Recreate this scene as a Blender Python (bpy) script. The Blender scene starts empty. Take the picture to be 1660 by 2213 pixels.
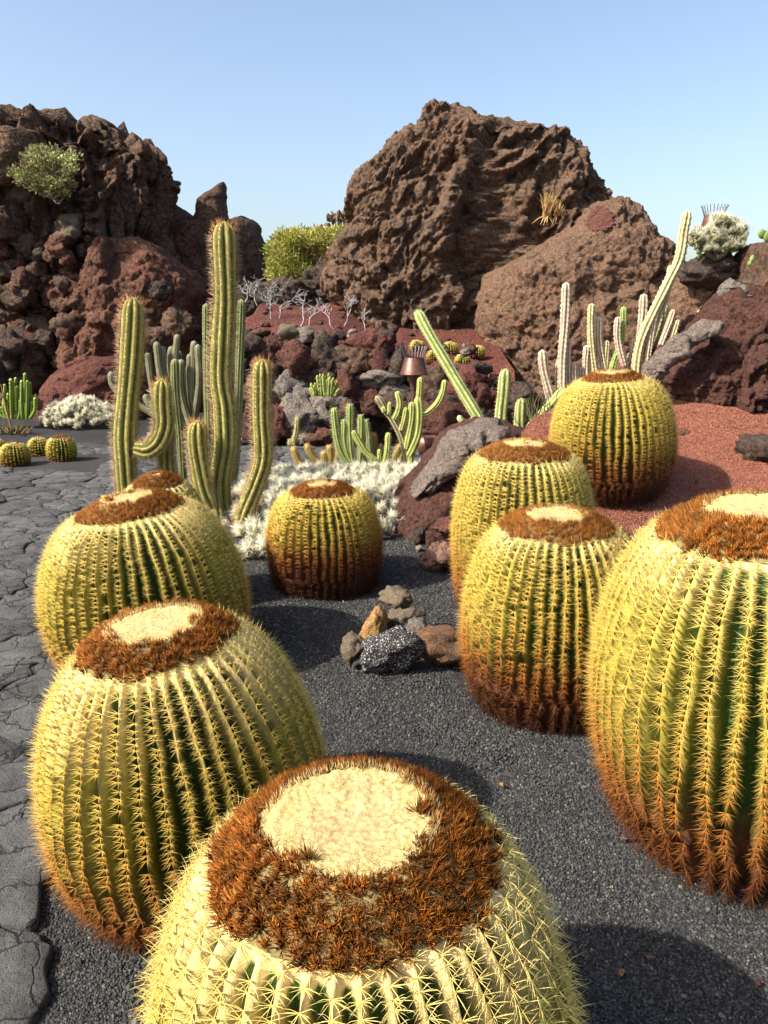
import bpy, math, random
import numpy as np
from mathutils import Vector, Matrix

# ------------------------------------------------------------------ camera, sky, sun, exposure
sc = bpy.context.scene
CAM_H = 1.6
PITCH = math.radians(14.1)
FPX = 1660.0                      # focal length in photo pixels (photo is 1660 x 2213)
cd = bpy.data.cameras.new("camera")
cam = bpy.data.objects.new("camera", cd)
sc.collection.objects.link(cam)
cam.location = (0, 0, CAM_H)
cam.rotation_euler = (math.pi / 2 - PITCH, 0, 0)
cd.sensor_fit = 'VERTICAL'
cd.sensor_height = 24.0
cd.lens = 24.0 * FPX / 2213.0
cd.clip_start = 0.05
cd.clip_end = 3000
sc.camera = cam

SUN_EL = math.radians(42)
SUN_AZ = math.radians(27)
LDIR = Vector((math.cos(SUN_AZ) * math.cos(SUN_EL), math.sin(SUN_AZ) * math.cos(SUN_EL), -math.sin(SUN_EL)))
w = bpy.data.worlds.new("World")
sc.world = w
w.use_nodes = True
nt = w.node_tree
bg = nt.nodes['Background']
sky = nt.nodes.new('ShaderNodeTexSky')
sky.sky_type = 'NISHITA'
sky.sun_disc = False
sky.sun_elevation = SUN_EL
S = -LDIR
sky.sun_rotation = math.atan2(S.x, S.y)
sky.altitude = 0
sky.air_density = 1.0
sky.dust_density = 3.0
sky.ozone_density = 0.5
nt.links.new(sky.outputs[0], bg.inputs[0])
bg.inputs[1].default_value = 0.142
sl = bpy.data.lights.new("sun", 'SUN')
sl.energy = 4.95
sl.angle = math.radians(0.5)
sl.color = (1.0, 0.94, 0.83)
so = bpy.data.objects.new("sun", sl)
so.rotation_euler = LDIR.to_track_quat('-Z', 'Y').to_euler()
so.location = (-20, -8, 25)
sc.collection.objects.link(so)
sc.view_settings.view_transform = 'Standard'
sc.view_settings.look = 'None'
sc.view_settings.exposure = 0.85
sc.view_settings.gamma = 1.0
sc.view_settings.use_curve_mapping = False

# ------------------------------------------------------------------ basics
COL = sc.collection
CP, SP = math.cos(PITCH), math.sin(PITCH)
rng = np.random.default_rng(7)
random.seed(7)

def ray(px, py):
    a = (px - 830.0) / FPX
    b = -(py - 1106.5) / FPX
    return np.array([a, CP + b * SP, -SP + b * CP])

def P(px, py, Y):                 # the point seen at that pixel, Y metres ahead
    d = ray(px, py)
    return np.array([0, 0, CAM_H]) + d * (Y / d[1])

def G(px, py, z=0.0):             # the point at height z seen at that pixel
    d = ray(px, py)
    return np.array([0, 0, CAM_H]) + d * ((z - CAM_H) / d[2])

def PX(n, Y, z):                  # n photo pixels -> metres at that place
    return n / FPX * (Y * CP + (CAM_H - z) * SP)

def tag(o, label=None, cat=None, group=None, kind=None):
    if label: o['label'] = label
    if cat: o['category'] = cat
    if group: o['group'] = group
    if kind: o['kind'] = kind
    return o

def empty(name, loc, label, cat, group=None, rot=(0, 0, 0)):
    o = bpy.data.objects.new(name, None)
    o.empty_display_size = 0.1
    o.location = tuple(float(v) for v in loc)
    o.rotation_euler = rot
    COL.objects.link(o)
    return tag(o, label, cat, group)

def make_mesh(name, V, F, attrs=None, smooth=True):
    V = np.ascontiguousarray(V, dtype=np.float32)
    Fs = F if isinstance(F, (list, tuple)) else [F]
    Fs = [np.asarray(f, dtype=np.int32) for f in Fs if len(f)]
    me = bpy.data.meshes.new(name)
    me.vertices.add(len(V))
    me.vertices.foreach_set('co', V.ravel())
    nl = sum(f.size for f in Fs)
    nf = sum(len(f) for f in Fs)
    me.loops.add(nl)
    me.loops.foreach_set('vertex_index', np.concatenate([f.ravel() for f in Fs]))
    me.polygons.add(nf)
    tot = np.concatenate([np.full(len(f), f.shape[1], dtype=np.int32) for f in Fs])
    st = np.zeros(nf, dtype=np.int32)
    st[1:] = np.cumsum(tot)[:-1]
    me.polygons.foreach_set('loop_start', st)
    me.update(calc_edges=True)
    if smooth:
        me.polygons.foreach_set('use_smooth', np.ones(nf, dtype=bool))
    if attrs:
        for k, a in attrs.items():
            a = np.asarray(a, dtype=np.float32)
            if a.ndim == 1:
                at = me.attributes.new(k, 'FLOAT', 'POINT')
                at.data.foreach_set('value', a)
            else:
                at = me.attributes.new(k, 'FLOAT_COLOR', 'POINT')
                c = np.ones((len(a), 4), dtype=np.float32)
                c[:, :3] = a[:, :3]
                at.data.foreach_set('color', c.ravel())
    me.validate()
    return me

def link(name, me, mat, parent=None, loc=None):
    o = bpy.data.objects.new(name, me)
    if mat is not None and len(me.materials) == 0:
        me.materials.append(mat)
    COL.objects.link(o)
    if parent is not None:
        o.parent = parent
    if loc is not None:
        o.location = tuple(float(v) for v in loc)
    return o

def mk(name, V, F, mat, parent=None, attrs=None, smooth=True, world=True):
    """mesh from world coordinates; if it has a parent the vertices are stored in the parent's space"""
    V = np.asarray(V, dtype=np.float64)
    if parent is not None and world:
        M = np.array(pmat(parent).inverted())
        V = V @ M[:3, :3].T + M[:3, 3]
    return link(name, make_mesh(name, V, F, attrs, smooth), mat, parent)

def pmat(o):
    m = Matrix.LocRotScale(o.location, o.rotation_euler, o.scale)
    if o.parent is not None:
        m = pmat(o.parent) @ m
    return m

# ------------------------------------------------------------------ numpy noise
def _h(ix, iy, iz, seed):
    n = (ix.astype(np.int64) * 73856093 + seed * 1274126177) & 0xFFFFFFFF
    n = ((n ^ (n >> 15)) * 2246822519) & 0xFFFFFFFF
    n = (n + iy.astype(np.int64) * 19349663) & 0xFFFFFFFF
    n = ((n ^ (n >> 13)) * 3266489917) & 0xFFFFFFFF
    n = (n + iz.astype(np.int64) * 83492791) & 0xFFFFFFFF
    n = ((n ^ (n >> 13)) * 1274126177) & 0xFFFFFFFF
    n = ((n ^ (n >> 16)) * 2246822519) & 0xFFFFFFFF
    n = n ^ (n >> 15)
    return n.astype(np.float64) / 4294967295.0

def vnoise(p, seed=0):            # value noise, -1..1
    i = np.floor(p).astype(np.int64)
    f = p - i
    f = f * f * f * (f * (f * 6 - 15) + 10)
    r = 0
    for dx in (0, 1):
        wx = f[:, 0] if dx else 1 - f[:, 0]
        for dy in (0, 1):
            wy = f[:, 1] if dy else 1 - f[:, 1]
            for dz in (0, 1):
                wz = f[:, 2] if dz else 1 - f[:, 2]
                r = r + wx * wy * wz * _h(i[:, 0] + dx, i[:, 1] + dy, i[:, 2] + dz, seed)
    return r * 2 - 1

def fbm(p, octv=4, seed=0, gain=0.5, ridged=False):
    a, s, t = 1.0, 0, 0
    for k in range(octv):
        n = vnoise(p * (2.03 ** k) + k * 17.3, seed + k)
        if ridged:
            n = 1 - 2 * np.abs(n)
        s = s + a * n
        t += a
        a *= gain
    return s / t

def facets(p, seed=0):            # tilted blocks: every cell is a plane of its own, softly joined; returns height, edge distance
    i = np.floor(p).astype(np.int64)
    best = np.full(len(p), 9e9)
    sec = np.full(len(p), 9e9)
    hs, ws = np.zeros(len(p)), np.full(len(p), 1e-30)
    for dx in (-1, 0, 1):
        for dy in (-1, 0, 1):
            for dz in (-1, 0, 1):
                c = i + np.array([dx, dy, dz])
                r = [_h(c[:, 0], c[:, 1], c[:, 2], seed + k) for k in range(1, 8)]
                v = p - (c + np.stack(r[:3], 1))
                d = np.sqrt((v * v).sum(1))
                h = r[3] - 0.5 + (v * (np.stack(r[4:], 1) - 0.5)).sum(1) * 2.0
                w = np.exp(-45 * d)
                hs += w * h
                ws += w
                m = d < best
                sec = np.where(m, best, np.minimum(sec, d))
                best = np.where(m, d, best)
    return hs / ws, sec - best

def lumps(p, seed=0):             # 1 at cell centres falling to 0 at their borders
    i = np.floor(p).astype(np.int64)
    best = np.full(len(p), 9e9)
    for dx in (-1, 0, 1):
        for dy in (-1, 0, 1):
            for dz in (-1, 0, 1):
                c = i + np.array([dx, dy, dz])
                q = np.stack([_h(c[:, 0], c[:, 1], c[:, 2], seed + k) for k in (1, 2, 3)], 1)
                v = p - (c + q)
                best = np.minimum(best, (v * v).sum(1))
    return 1 - np.minimum(best, 1)

# ------------------------------------------------------------------ materials
def new_mat(name):
    m = bpy.data.materials.new(name)
    m.use_nodes = True
    n = m.node_tree
    n.nodes.clear()
    out = n.nodes.new('ShaderNodeOutputMaterial')
    b = n.nodes.new('ShaderNodeBsdfPrincipled')
    n.links.new(b.outputs[0], out.inputs[0])
    return m, n, b, out

def ramp(n, stops, fac):
    r = n.nodes.new('ShaderNodeValToRGB')
    e = r.color_ramp.elements
    while len(e) < len(stops):
        e.new(0.5)
    for k, (p, c) in enumerate(stops):
        e[k].position = p
        e[k].color = (*c, 1)
    n.links.new(fac, r.inputs[0])
    return r.outputs[0]

def noise_node(n, coord, scale, detail=6, rough=0.6, dist=0.0):
    t = n.nodes.new('ShaderNodeTexNoise')
    t.inputs['Scale'].default_value = scale
    t.inputs['Detail'].default_value = detail
    t.inputs['Roughness'].default_value = rough
    t.inputs['Distortion'].default_value = dist
    n.links.new(coord, t.inputs['Vector'])
    return t.outputs['Fac']

def mixc(n, fac, a, b, mode='MIX'):
    x = n.nodes.new('ShaderNodeMix')
    x.data_type = 'RGBA'
    x.blend_type = mode
    for s, v in ((x.inputs[0], fac), (x.inputs[6], a), (x.inputs[7], b)):
        if hasattr(v, 'links'):
            n.links.new(v, s)
        elif isinstance(v, (int, float)):
            s.default_value = v
        else:
            s.default_value = (*v, 1)
    return x.outputs[2]

def mathn(n, op, a, b=0.0):
    x = n.nodes.new('ShaderNodeMath')
    x.operation = op
    for s, v in ((x.inputs[0], a), (x.inputs[1], b)):
        if hasattr(v, 'links'):
            n.links.new(v, s)
        else:
            s.default_value = v
    return x.outputs[0]

def rock_mat(name, base, dark, red, patch=0.5, scale=1.0, bump=1.0, speck=None, rough=0.95, lichen=None):
    m, n, b, out = new_mat(name)
    tc = n.nodes.new('ShaderNodeNewGeometry').outputs['Position']
    n1 = noise_node(n, tc, 1.1 * scale, 6, 0.62, 0.6)
    n2 = noise_node(n, tc, 4.3 * scale, 7, 0.68, 0.3)
    n3 = noise_node(n, tc, 17 * scale, 6, 0.72)
    f = mathn(n, 'ADD', mathn(n, 'MULTIPLY', n1, 0.6), mathn(n, 'MULTIPLY', n2, 0.4))
    c = ramp(n, [(0.36, dark), (0.47, base), (0.53, base), (0.66, red)], f)
    c = mixc(n, ramp(n, [(0.42, (0, 0, 0)), (0.62, (1, 1, 1))], n3), c, tuple(v * 0.55 for v in dark), 'MIX')
    c = mixc(n, 0.45, c, ramp(n, [(0.3, (0.45, 0.45, 0.45)), (0.7, (1.6, 1.55, 1.5))], noise_node(n, tc, 9 * scale, 8, 0.75)), 'MULTIPLY')
    if lichen:
        nl = noise_node(n, tc, 2.6 * scale, 8, 0.7, 0.5)
        c = mixc(n, ramp(n, [(0.55, (0, 0, 0)), (0.63, (1, 1, 1))], nl), c, lichen)
    if speck:
        v = n.nodes.new('ShaderNodeTexNoise')
        v.inputs['Scale'].default_value = 130
        v.inputs['Detail'].default_value = 4
        v.inputs['Roughness'].default_value = .7
        n.links.new(tc, v.inputs['Vector'])
        c = mixc(n, ramp(n, [(0.55, (0, 0, 0)), (0.62, (1, 1, 1))], v.outputs['Fac']), c, speck)
    n.links.new(c, b.inputs['Base Color'])
    b.inputs['Roughness'].default_value = rough
    b.inputs['Specular IOR Level'].default_value = 0.25
    vo = n.nodes.new('ShaderNodeTexVoronoi')
    vo.inputs['Scale'].default_value = 14 * scale
    wn = n.nodes.new('ShaderNodeVectorMath')
    wn.operation = 'ADD'
    nn = n.nodes.new('ShaderNodeTexNoise')
    nn.inputs['Scale'].default_value = 8 * scale
    n.links.new(tc, nn.inputs['Vector'])
    sc2 = n.nodes.new('ShaderNodeVectorMath')
    sc2.operation = 'SCALE'
    sc2.inputs['Scale'].default_value = 0.12 / scale
    n.links.new(nn.outputs['Color'], sc2.inputs[0])
    n.links.new(tc, wn.inputs[0])
    n.links.new(sc2.outputs[0], wn.inputs[1])
    n.links.new(wn.outputs[0], vo.inputs['Vector'])
    h = mathn(n, 'ADD', mathn(n, 'MULTIPLY', noise_node(n, tc, 12 * scale, 10, 0.78), 0.7), mathn(n, 'MULTIPLY', vo.outputs['Distance'], 0.35))
    bp = n.nodes.new('ShaderNodeBump')
    bp.inputs['Strength'].default_value = min(1.0, 0.9 * bump)
    bp.inputs['Distance'].default_value = 0.09 / scale * bump
    n.links.new(h, bp.inputs['Height'])
    n.links.new(bp.outputs[0], b.inputs['Normal'])
    return m

def attr_mat(name, rough=0.5, trans=0.0, spec=0.3, nscale=0, namt=0.3, bump=0.0, bscale=200):
    m, n, b, out = new_mat(name)
    a = n.nodes.new('ShaderNodeAttribute')
    a.attribute_name = 'col'
    c = a.outputs['Color']
    tc = n.nodes.new('ShaderNodeTexCoord').outputs['Object']
    if nscale:
        f = noise_node(n, tc, nscale, 5, 0.65)
        c = mixc(n, 1.0, c, ramp(n, [(0.3, (1 - namt,) * 3), (0.7, (1 + namt,) * 3)], f), 'MULTIPLY')
    n.links.new(c, b.inputs['Base Color'])
    b.inputs['Roughness'].default_value = rough
    b.inputs['Specular IOR Level'].default_value = spec
    if bump:
        bp = n.nodes.new('ShaderNodeBump')
        bp.inputs['Strength'].default_value = bump
        bp.inputs['Distance'].default_value = 0.004
        n.links.new(noise_node(n, tc, bscale, 6, 0.7), bp.inputs['Height'])
        n.links.new(bp.outputs[0], b.inputs['Normal'])
    if trans:
        t = n.nodes.new('ShaderNodeBsdfTranslucent')
        n.links.new(c, t.inputs[0])
        mx = n.nodes.new('ShaderNodeMixShader')
        mx.inputs[0].default_value = trans
        n.links.new(b.outputs[0], mx.inputs[1])
        n.links.new(t.outputs[0], mx.inputs[2])
        n.links.new(mx.outputs[0], out.inputs[0])
    return m

M_BROWN = rock_mat('brown_lava', (.14, .082, .052), (.066, .047, .037), (.21, .080, .044))
M_BIG = rock_mat('big_lava', (.165, .100, .062), (.082, .058, .043), (.205, .090, .052), scale=1.2)
M_LOBE = rock_mat('cinder_brown', (.175, .103, .064), (.10, .063, .043), (.21, .10, .06), scale=1.8, bump=1.0)
M_RUST = rock_mat('rust_tuff', (.135, .060, .037), (.06, .034, .026), (.185, .070, .038), scale=1.4, bump=0.9)
M_DARK = rock_mat('dark_lava', (.085, .060, .046), (.040, .031, .027), (.13, .056, .038), scale=1.5)
M_RED = rock_mat('red_lava', (.135, .048, .036), (.065, .028, .023), (.175, .062, .044), scale=2.5)
M_MAROON = rock_mat('maroon_lava', (.115, .048, .034), (.055, .028, .023), (.155, .058, .038), scale=2.2, bump=1.2)
M_GREY = rock_mat('grey_lava', (.20, .17, .145), (.12, .10, .088), (.25, .19, .15), scale=2.5)
M_PINK = rock_mat('pinkish_rock', (.27, .15, .11), (.14, .075, .06), (.33, .22, .17), scale=4)
M_PALE = rock_mat('pale_weathered_rock', (.26, .21, .175), (.16, .125, .10), (.31, .25, .21), scale=3, bump=.7)
M_ASH = rock_mat('ash_grey_slab', (.19, .15, .125), (.11, .085, .07), (.20, .12, .085), scale=3)
M_OCHRE = rock_mat('ochre_lichen_rock', (.36, .19, .06), (.15, .10, .05), (.50, .19, .03), scale=9, bump=0.8, lichen=(.42, .31, .12))
M_OLIVE = rock_mat('olive_grey_rock', (.15, .115, .08), (.085, .068, .05), (.2, .13, .07), scale=9, bump=0.7)
M_SPECK = rock_mat('white_speckled_rock', (.045, .042, .042), (.02, .02, .02), (.09, .08, .075), scale=6, speck=(.62, .6, .56))
M_SLABROCK = rock_mat('ochre_brown_slab', (.17, .09, .045), (.09, .06, .045), (.3, .14, .05), scale=7, bump=0.9)

M_SPINE = attr_mat('spines', rough=0.5, trans=0.22, spec=0.22)
M_TUFT = attr_mat('dry_tufts', rough=0.6, trans=0.3, spec=0.15)
M_SKIN = attr_mat('cactus_skin', rough=0.6, spec=0.25, nscale=45, namt=0.32, bump=.7, bscale=170)
M_WOOL = attr_mat('crown_wool', rough=0.95, spec=0.1, nscale=90, namt=0.12, bump=0.9, bscale=260)
M_LEAF = attr_mat('leaves', rough=0.55, trans=0.3, spec=0.3)
M_BARK = attr_mat('bark', rough=0.8, spec=0.2, nscale=40, namt=0.3)

# ------------------------------------------------------------------ spines
def spine_arrays(B, D, L, r, bend=None, col0=None, col1=None):
    """tapered three sided needles; with bend they have a knee. B,D (n,3); L,r (n,); bend (n,3) offset of the tip"""
    n = len(B)
    D = D / np.linalg.norm(D, axis=1, keepdims=True)
    up = np.where(np.abs(D[:, 2:3]) < 0.9, np.array([[0, 0, 1.0]]), np.array([[1.0, 0, 0]]))
    U = np.cross(D, up)
    U /= np.linalg.norm(U, axis=1, keepdims=True)
    W = np.cross(D, U)
    L = np.broadcast_to(np.asarray(L, float), (n,))[:, None]
    r = np.broadcast_to(np.asarray(r, float), (n,))[:, None]
    ring = [U * math.cos(a) + W * math.sin(a) for a in (0, 2.0944, 4.18879)]
    if bend is None:
        V = np.stack([B + r * q for q in ring] + [B + D * L], 1)
        k = np.arange(n)[:, None] * 4
        F = np.concatenate([k + np.array([0, 1, 3]), k + np.array([1, 2, 3]), k + np.array([2, 0, 3])])
        tt = np.array([0, 0, 0, 1.0])
    else:
        Mi = B + D * L * 0.55
        V = np.stack([B + r * q for q in ring] + [Mi + r * 0.75 * q for q in ring] + [B + D * L + bend * L], 1)
        k = np.arange(n)[:, None] * 7
        F = []
        for a, b in ((0, 1), (1, 2), (2, 0)):
            F += [k + np.array([a, b, 3 + b]), k + np.array([a, 3 + b, 3 + a]), k + np.array([3 + a, 3 + b, 6])]
        F = np.concatenate(F)
        tt = np.array([0, 0, 0, .5, .5, .5, 1.0])
    C = col0[:, None, :] * (1 - tt[None, :, None]) + col1[:, None, :] * tt[None, :, None]
    return V.reshape(-1, 3), F, C.reshape(-1, 3)

def lerp_cols(t, stops):
    t = np.asarray(t)
    xs = [s[0] for s in stops]
    return np.stack([np.interp(t, xs, [s[1][k] for s in stops]) for k in range(3)], -1)
# ------------------------------------------------------------------ barrel cactus
def barrel_profile(R, H, Rr, Rw, drop, zm, kb, nt_, shp=1.0):
    """(r, z) from base to the outer edge of the brown ring, evenly spaced; zm = height of the belly"""
    zt = H - drop
    a = np.linspace(0, 1, 80)
    low_z = a * zm
    low_r = R * (1 - kb * (1 - a) ** 2.4)
    b = np.linspace(0, math.pi / 2, 120)[1:]
    up_r = Rr + (R - Rr) * np.cos(b) ** shp
    up_z = zm + (zt - zm) * np.sin(b) ** (.35 + .65 * shp)
    r = np.concatenate([low_r, up_r])
    z = np.concatenate([low_z, up_z])
    s = np.concatenate([[0], np.cumsum(np.hypot(np.diff(r), np.diff(z)))])
    q = np.linspace(0, s[-1], nt_)
    return np.interp(q, s, r), np.interp(q, s, z), s[-1]

def tuft_mesh(seed, n=46, L=.026, thick=.0011):
    g = np.random.default_rng(seed)
    th = g.uniform(0, 2 * math.pi, n)
    al = np.abs(g.normal(0, 0.55, n)) + .05
    D = np.stack([np.sin(al) * np.cos(th), np.sin(al) * np.sin(th), np.cos(al)], 1)
    B = D * np.array([.006, .006, 0.0]) * (L / .03)
    k = g.uniform(.7, 1.15, n)
    c0 = np.tile(np.array([.10, .032, .004]), (n, 1)) * g.uniform(.7, 1.3, (n, 1))
    tone = [.5, .9, 1.15, .65, 1.0][seed % 5] if seed < 90 else .8
    c0 = c0 * tone
    c1 = tone * lerp_cols(g.uniform(0, 1, n) ** 1.3, [(0, (.17, .046, .004)), (.7, (.50, .155, .013)), (1, (.76, .42, .12))])
    bend = g.normal(0, .12, (n, 3))
    return spine_arrays(B, D, L * k, thick * 1.15, bend if n > 42 else None, c0, c1)

def place(V, pos, nrm, spin, s):
    """put copies of a small mesh (m,3) at pos (n,3) with its z along nrm"""
    nrm = nrm / np.linalg.norm(nrm, axis=1, keepdims=True)
    t = np.cross(nrm, np.array([0, 1.0, 0.01]))
    t /= np.linalg.norm(t, axis=1, keepdims=True)
    b = np.cross(nrm, t)
    c, s_ = np.cos(spin)[:, None], np.sin(spin)[:, None]
    t2, b2 = t * c + b * s_, -t * s_ + b * c
    return (V[None, :, 0:1] * t2[:, None] + V[None, :, 1:2] * b2[:, None] + V[None, :, 2:3] * nrm[:, None]) * s[:, None, None] + pos[:, None]

TUFTS = [make_mesh('tuft', *(lambda a: (a[0], a[1], {'col': a[2]}))(tuft_mesh(40 + k)), smooth=False) for k in range(5)]
for me in TUFTS:
    me.materials.append(M_TUFT)

SPINE_AGE = [(0, (.09, .034, .018)), (.06, (.30, .09, .028)), (.14, (.54, .19, .042)), (.26, (.74, .37, .08)), (.38, (.90, .63, .15)), (.60, (.94, .73, .185)), (1.0, (.96, .82, .32))]

def barrel(x, y, z, R, H, Rr, Rw, label, group='golden barrel cacti', ribs=34, lean=(0, 0), seed=1, drop=.05,
           zm=.45, kb=.22, sp_space=.024, sp_len=.036, sp_r=.0009, nsp=(7, 3), bent=True, single_tufts=0,
           age=0.0, kink=0.05, wool_w=1.0, tuft_s=1.0, res=8, flower=None, tuft_n=None, cat='cactus', wool_off=(0, 0), green=1.0, shp=1.0):
    g = np.random.default_rng(seed)
    root = empty('barrel_cactus', (x, y, z), label, cat, group, (lean[1], lean[0], g.uniform(-.0, .0)))
    zm = zm * H
    nt_ = max(14, int(64 * res / 8))
    r, zz, S_ = barrel_profile(R, H, Rr, Rw, drop, zm, kb, nt_, shp)
    t = np.linspace(0, 1, nt_)
    res = int(res); na = ribs * res
    th = np.arange(na) / na * 2 * math.pi
    kph = g.uniform(0, 6, 2)
    lump = 1 + 0.012 * np.sin(2 * th + kph[0]) + 0.01 * np.sin(3 * th + kph[1])
    ribvar = g.uniform(-1, 1, ribs)
    def twist(tt, ri):            # sideways wander of the ribs, kinked low down
        return (kink * np.exp(-((tt - .2) / .05) ** 2) * np.sin(tt * 40) + kink * .8 / (1 + np.exp((tt - .2) * 40))
                + .022 * np.sin(tt * 7 + ribvar[ri] * 4) * np.clip(1.15 - tt, 0, 1) + .006 * np.sin(tt * 31 + ribvar[ri] * 9))
    ri = (np.arange(na) // res)
    ph = ((np.arange(na) % res) / res) - .5 + .5 / res * 0
    crest = np.clip(1 - 2 * np.abs(ph), 0, 1) ** (2.5 if res > 6 else 1.6)
    TH = th[None, :] - (0.5 / ribs * 2 * math.pi) * 0 + twist(t[:, None], ri[None, :])
    depth = R * .165 * (6.283 / ribs / .1848) * 1.45 * np.clip((1 - t) * 7 / max(wool_w, 1) ** .5 + .12, 0, 1)
    RR = (r[:, None] - depth[:, None] * (1 - crest[None, :])) * lump[None, :]
    V = np.stack([RR * np.cos(TH), RR * np.sin(TH), np.broadcast_to(zz[:, None], RR.shape)], -1)
    # colour: dark green valleys, yellow-green crests, cream wool on the crests near the top, corky brown at the foot
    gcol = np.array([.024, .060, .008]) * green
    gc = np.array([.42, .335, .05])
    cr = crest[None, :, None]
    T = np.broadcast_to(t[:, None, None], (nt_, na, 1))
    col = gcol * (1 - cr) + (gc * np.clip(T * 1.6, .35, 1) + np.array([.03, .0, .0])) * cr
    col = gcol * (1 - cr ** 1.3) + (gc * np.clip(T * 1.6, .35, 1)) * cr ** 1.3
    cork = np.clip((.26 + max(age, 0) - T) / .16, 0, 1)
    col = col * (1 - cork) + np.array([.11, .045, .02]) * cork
    wl = np.clip((T - (1 - .13 * wool_w)) / (.10 * wool_w), 0, 1) * np.clip((cr - .34 + np.clip((T - (1 - .035 * wool_w)) / (.03 * wool_w), 0, 1)) / .18, 0, 1)
    wn = .92 + .12 * vnoise(V.reshape(-1, 3) * 40, seed).reshape(nt_, na, 1)
    col = col * (1 - wl) + np.array([.74, .57, .25]) * wn * wl
    idx = np.arange(nt_ * na).reshape(nt_, na)
    nx = np.roll(idx, -1, 1)
    F = np.stack([idx[:-1], nx[:-1], nx[1:], idx[1:]], -1).reshape(-1, 4)
    # a flat bottom and the slope under the brown ring
    V = V.reshape(-1, 3)
    col = col.reshape(-1, 3)
    tri = []
    V = np.vstack([V, [[0, 0, 0]]])
    col = np.vstack([col, [[.1, .05, .03]]])
    tri = np.stack([np.full(na, len(V) - 1), nx[0], idx[0]], 1)
    b = mk('body', V, [F, tri], M_SKIN, root, {'col': col}, world=False)
    # ---- crown: cushion of wool, with the ring of dry tufts round it
    zt = H - drop
    nr, nth = (76, 200) if res >= 8 else ((20, 60) if res > 5 else (8, 24))
    rr = np.linspace(0, 1, nr)[:, None]
    ta = np.arange(nth)[None, :] / nth * 2 * math.pi
    rad = rr * Rr * 1.01
    X = rad * np.cos(ta) * lump[:1].mean()
    Y = rad * np.sin(ta)
    fr = np.clip((rad - Rw) / (Rr - Rw), 0, 1)
    Z = H - drop * fr ** 1.3 - .07 * Rw * (1 - np.clip(rad / Rw, 0, 1) ** 2)
    Z = np.broadcast_to(Z, X.shape).copy()
    nb = 420 if res >= 8 else 160
    k = np.arange(nb)
    rb = (Rw * 1.25) * np.sqrt((k + .5) / nb)
    tb = k * 2.399963
    sp_b = Rw * 1.25 * math.sqrt(math.pi / nb) * .55
    bx, by = rb * np.cos(tb) + g.normal(0, sp_b * .28, nb), rb * np.sin(tb) + g.normal(0, sp_b * .28, nb)
    d2 = ((X.reshape(-1, 1) - bx) ** 2 + (Y.reshape(-1, 1) - by) ** 2).min(1).reshape(X.shape)
    bump = np.clip(1 - d2 / sp_b ** 2, 0, 1)
    if res > 5:
        Z += bump * sp_b * .5 * np.clip(rad / Rw, .1, 1) ** 1.3 + sp_b * .35 * vnoise(np.stack([X.ravel(), Y.ravel(), 0 * X.ravel()], 1) * 55, seed).reshape(X.shape)
    wc = np.stack([X, Y, Z], -1).reshape(-1, 3)
    cc = np.clip(np.clip(rad / Rw, 0, 1.0) ** 2 + .35 * vnoise(np.stack([X.ravel(), Y.ravel(), 0 * X.ravel()], 1) * 22, seed + 5).reshape(X.shape), 0, 1)
    cwl = np.array([.58, .40, .19]) * (1 - cc[..., None]) + np.array([.72, .58, .24]) * cc[..., None]
    cwl = np.broadcast_to(cwl, X.shape + (3,)) * (.72 + .34 * bump[..., None])
    cwl = cwl * (1 - np.clip((fr[..., None] - .05) * 4, 0, .55))
    ii = np.arange(nr * nth).reshape(nr, nth)
    nn_ = np.roll(ii, -1, 1)
    Fc = np.stack([ii[:-1], nn_[:-1], nn_[1:], ii[1:]], -1).reshape(-1, 4)
    mk('crown_wool', wc, Fc, M_WOOL, root, {'col': cwl.reshape(-1, 3)}, world=False)
    if res >= 8:                  # thin dry hairs lying on the wool
        nh = 2600
        ah, rh = g.uniform(0, 6.283, nh), Rw * 1.15 * np.sqrt(g.uniform(0, 1, nh) ** .6)
        Bh = np.stack([rh * np.cos(ah), rh * np.sin(ah), H - .07 * Rw * (1 - np.clip(rh / Rw, 0, 1) ** 2) + sp_b * .45], 1)
        ad = ah + g.normal(0, .7, nh)
        Dh = np.stack([np.cos(ad), np.sin(ad), g.uniform(.0, .6, nh) + 1.6 * np.clip(rh / Rw - .85, 0, 1) / .15], 1)
        v, f, c = spine_arrays(Bh, Dh, g.uniform(.006, .016, nh), .0004, None, np.tile([.66, .47, .18], (nh, 1)), np.tile([.78, .62, .28], (nh, 1)))
        o = mk('crown_hairs', v, f, M_SPINE, root, {'col': c}, smooth=False, world=False)
        o['kind'] = 'stuff'
    # ---- tufts of the ring
    cell = .0225 * tuft_s
    nT = int(math.pi * (Rr ** 2 - Rw ** 2) / cell ** 2 * 2.2) if tuft_n is None else tuft_n
    if nT > 0:
        kk = np.arange(nT)
        tr = np.sqrt((Rw * 1.06) ** 2 + (Rr ** 2 * 1.0 - (Rw * 1.06) ** 2) * (kk + .5) / nT)
        tt = kk * 2.399963 + g.normal(0, .03, nT)
        wob = 1 + .07 * np.sin(3 * tt + seed) + .05 * np.sin(5 * tt + 2 * seed) + .05 * np.sin(9 * tt + seed)
        fr1 = np.clip((tr - Rw) / (Rr - Rw), 0, 1)
        tr = tr * (wob * (1 - fr1) + (1 + .03 * np.sin(7 * tt)) * fr1) + g.normal(0, cell * .18, nT)
        tx, ty = tr * np.cos(tt) + wool_off[0] * (1 - fr1), tr * np.sin(tt) + wool_off[1] * (1 - fr1)
        fr1 = np.clip((tr - Rw) / (Rr - Rw), 0, 1.1)
        tz = H - drop * fr1 ** 1.3 - .006
        sl_ = drop * 1.1 / (Rr - Rw) * .8
        nrm = np.stack([np.cos(tt) * sl_, np.sin(tt) * sl_, np.ones(nT)], 1) + g.normal(0, .16, (nT, 3))
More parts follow.
